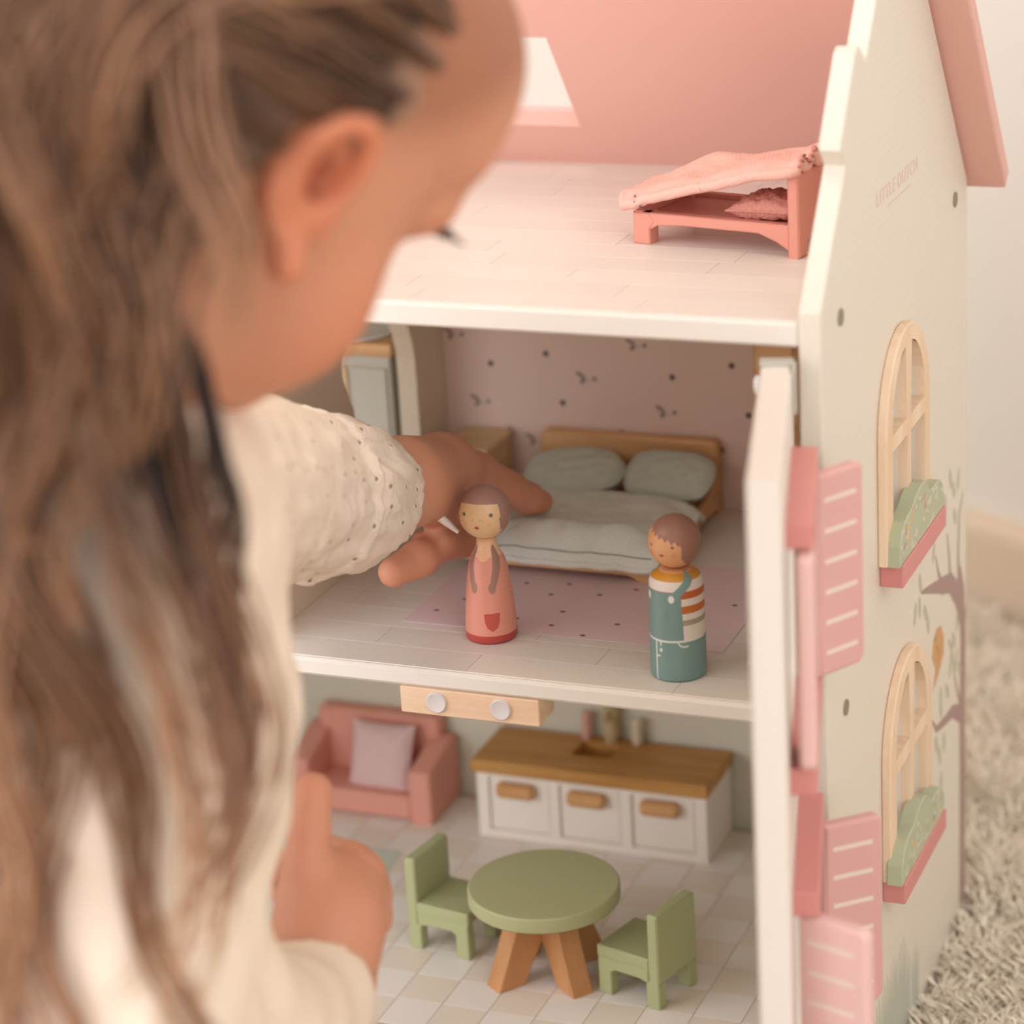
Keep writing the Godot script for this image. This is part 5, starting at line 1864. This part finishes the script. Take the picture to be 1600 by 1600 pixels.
	for pk in paths.size():
		var path: Array = paths[pk]
		var front := pk >= roots.size()
		var shade := r.randf() * 0.25 if r.randf() < 0.48 else r.randf_range(0.45, 1.05)
		if not front and roots[pk].z < -0.01:
			shade = 0.9
		for st in (12 if front else 22):
			var ang := r.randf() * TAU
			var rd := sqrt(r.randf())
			var ph2 := r.randf() * TAU
			var a2 := r.randf_range(0.0004, 0.0022)
			var stop := int(path.size() * r.randf_range(0.72, 1.0))
			var c0 := dark.lerp(mid, clampf(shade * 1.3 - 0.2 + r.randf_range(-0.2, 0.25), 0.0, 1.0))
			var c1 := mid.lerp(light, clampf(shade * 1.4 - 0.25 + r.randf_range(-0.2, 0.3), 0.0, 1.0))
			var c2 := light.lerp(gold, r.randf())
			var ring := []
			for s in stop:
				var t : float = float(s) / path.size()
				var spread := lerpf(0.0035, 0.0060 if front else 0.0095, smoothstep(0.0, 0.35, t)) * (1.0 - 0.75 * smoothstep(0.55, 1.0, t))
				var d: Vector3 = (path[mini(s + 1, path.size() - 1)] - path[maxi(s - 1, 0)]).normalized()
				var sd := d.cross(Vector3(0.2, 0.3, 0.9)).normalized()
				var ud := sd.cross(d)
				var tw : float = ang + t * 1.5
				var pp: Vector3 = path[s] + (sd * cos(tw) + ud * sin(tw)) * spread * rd + sd * sin(t * 26.0 + ph2) * a2 * minf(1.0, t * 4.0)
				var rr := 0.00085 * (1.0 - 0.7 * smoothstep(0.6, 1.0, float(s) / stop))
				mb.col = c0.lerp(c1, smoothstep(0.1, 0.5, t)).lerp(c2, smoothstep(0.5, 1.0, t) * 0.8)
				var here := []
				for k in 3:
					var a := TAU * k / 3.0
					var o := sd * cos(a) + ud * sin(a)
					here.append(mb.add(pp + o * rr, o, Vector2(t, k / 3.0)))
				if ring.size():
					for k in 3:
						var k2 := (k + 1) % 3
						mb.tri(ring[k], ring[k2], here[k])
						mb.tri(ring[k2], here[k2], here[k])
				ring = here
	var hm := StandardMaterial3D.new()
	hm.resource_name = "hair"
	hm.vertex_color_use_as_albedo = true
	hm.roughness = 0.42
	hm.metallic_specular = 0.5
	var h := part("hair", mb.mesh(), hm, who, Vector3.ZERO, "long wavy brown hair with golden ends")
	h.set_meta("kind", "stuff")


# ---------------------------------------------------------------- the shaggy rug
func rug() -> void:
	var wool := paint("rug_wool", rgb(255, 243, 224), 0.95)
	wool.metallic_specular = 0.15

	var mb := MB.new()
	bx(mb, Vector3(-1.1, GROUND - 0.0015, -0.66), Vector3(1.0, GROUND + 0.004, 0.75), 0.001)
	var base := MB.new()
	cbox(base, room_at(0.25, 0.66, GROUND + 0.001), Vector3(2.1, 0.006, 1.30), 0.002, room_basis())
	var o := part("shag_rug", base.mesh(), paint("rug_base", rgb(252, 242, 228), 0.95), self)
	tag(o, "deep cream shaggy rug under the dollhouse", "rug")
	var r := RandomNumberGenerator.new()
	r.seed = 19
	# a tuft of a few curled yarns
	var tuft := MB.new()
	for k in 8:
		var az := r.randf() * TAU
		var lean := r.randf_range(0.008, 0.020)
		var hgt := r.randf_range(0.022, 0.031)
		var d := Vector3(cos(az), 0, sin(az))
		var side := Vector3(-d.z, 0, d.x)
		var b0 := d * r.randf() * 0.003
		var path := []
		var rad := []
		for s in 6:
			var t := s / 5.0
			path.append(b0 + Vector3(0, hgt * (t - 0.22 * t * t), 0) + d * lean * t * t + side * sin(t * 4.0 + k) * 0.0028 * t)
			rad.append(lerpf(0.00115, 0.0008, t) if s < 5 else 0.0003)
		tube(tuft, path, rad, 5, false)
	var tm := tuft.mesh()
	var xs: Array[Transform3D] = []
	var cs := PackedColorArray()
	var nz := FastNoiseLite.new()
	nz.seed = 2
	nz.frequency = 9.0
	var step := 0.0052
	for i in int(2.05 / step):
		for j in int(1.26 / step):
			var t := -0.78 + i * step + r.randf_range(-0.5, 0.5) * step
			var n := 0.028 + j * step + r.randf_range(-0.5, 0.5) * step
			var p := room_at(t, n, GROUND + 0.003)
			if p.x > -0.455 and p.x < 0.005 and p.z > -0.265 and p.z < -0.005:
				continue
			if p.x < -0.08 and p.z > -0.27 and (i + j) % 3:
				continue
			if p.x < -0.55:
				continue
			var k := 1.0 + 0.35 * nz.get_noise_2d(p.x, p.z)
			var b := Basis(Vector3.UP, r.randf() * TAU)
			b = Basis(Vector3(nz.get_noise_2d(p.x + 5.0, p.z), 0, nz.get_noise_2d(p.x, p.z + 5.0)).normalized(), 0.55 * r.randf()) * b
			xs.append(Transform3D(b.scaled(Vector3(1, k * r.randf_range(0.8, 1.1), 1)), p))
			cs.append(Color.WHITE)
	var mm := MultiMesh.new()
	mm.transform_format = MultiMesh.TRANSFORM_3D
	mm.mesh = tm
	mm.instance_count = xs.size()
	for i in xs.size():
		mm.set_instance_transform(i, xs[i])
	var mi := MultiMeshInstance3D.new()
	mi.name = "pile"
	mi.multimesh = mm
	mi.material_override = wool
	o.add_child(mi, true)
	mi.set_meta("kind", "stuff")
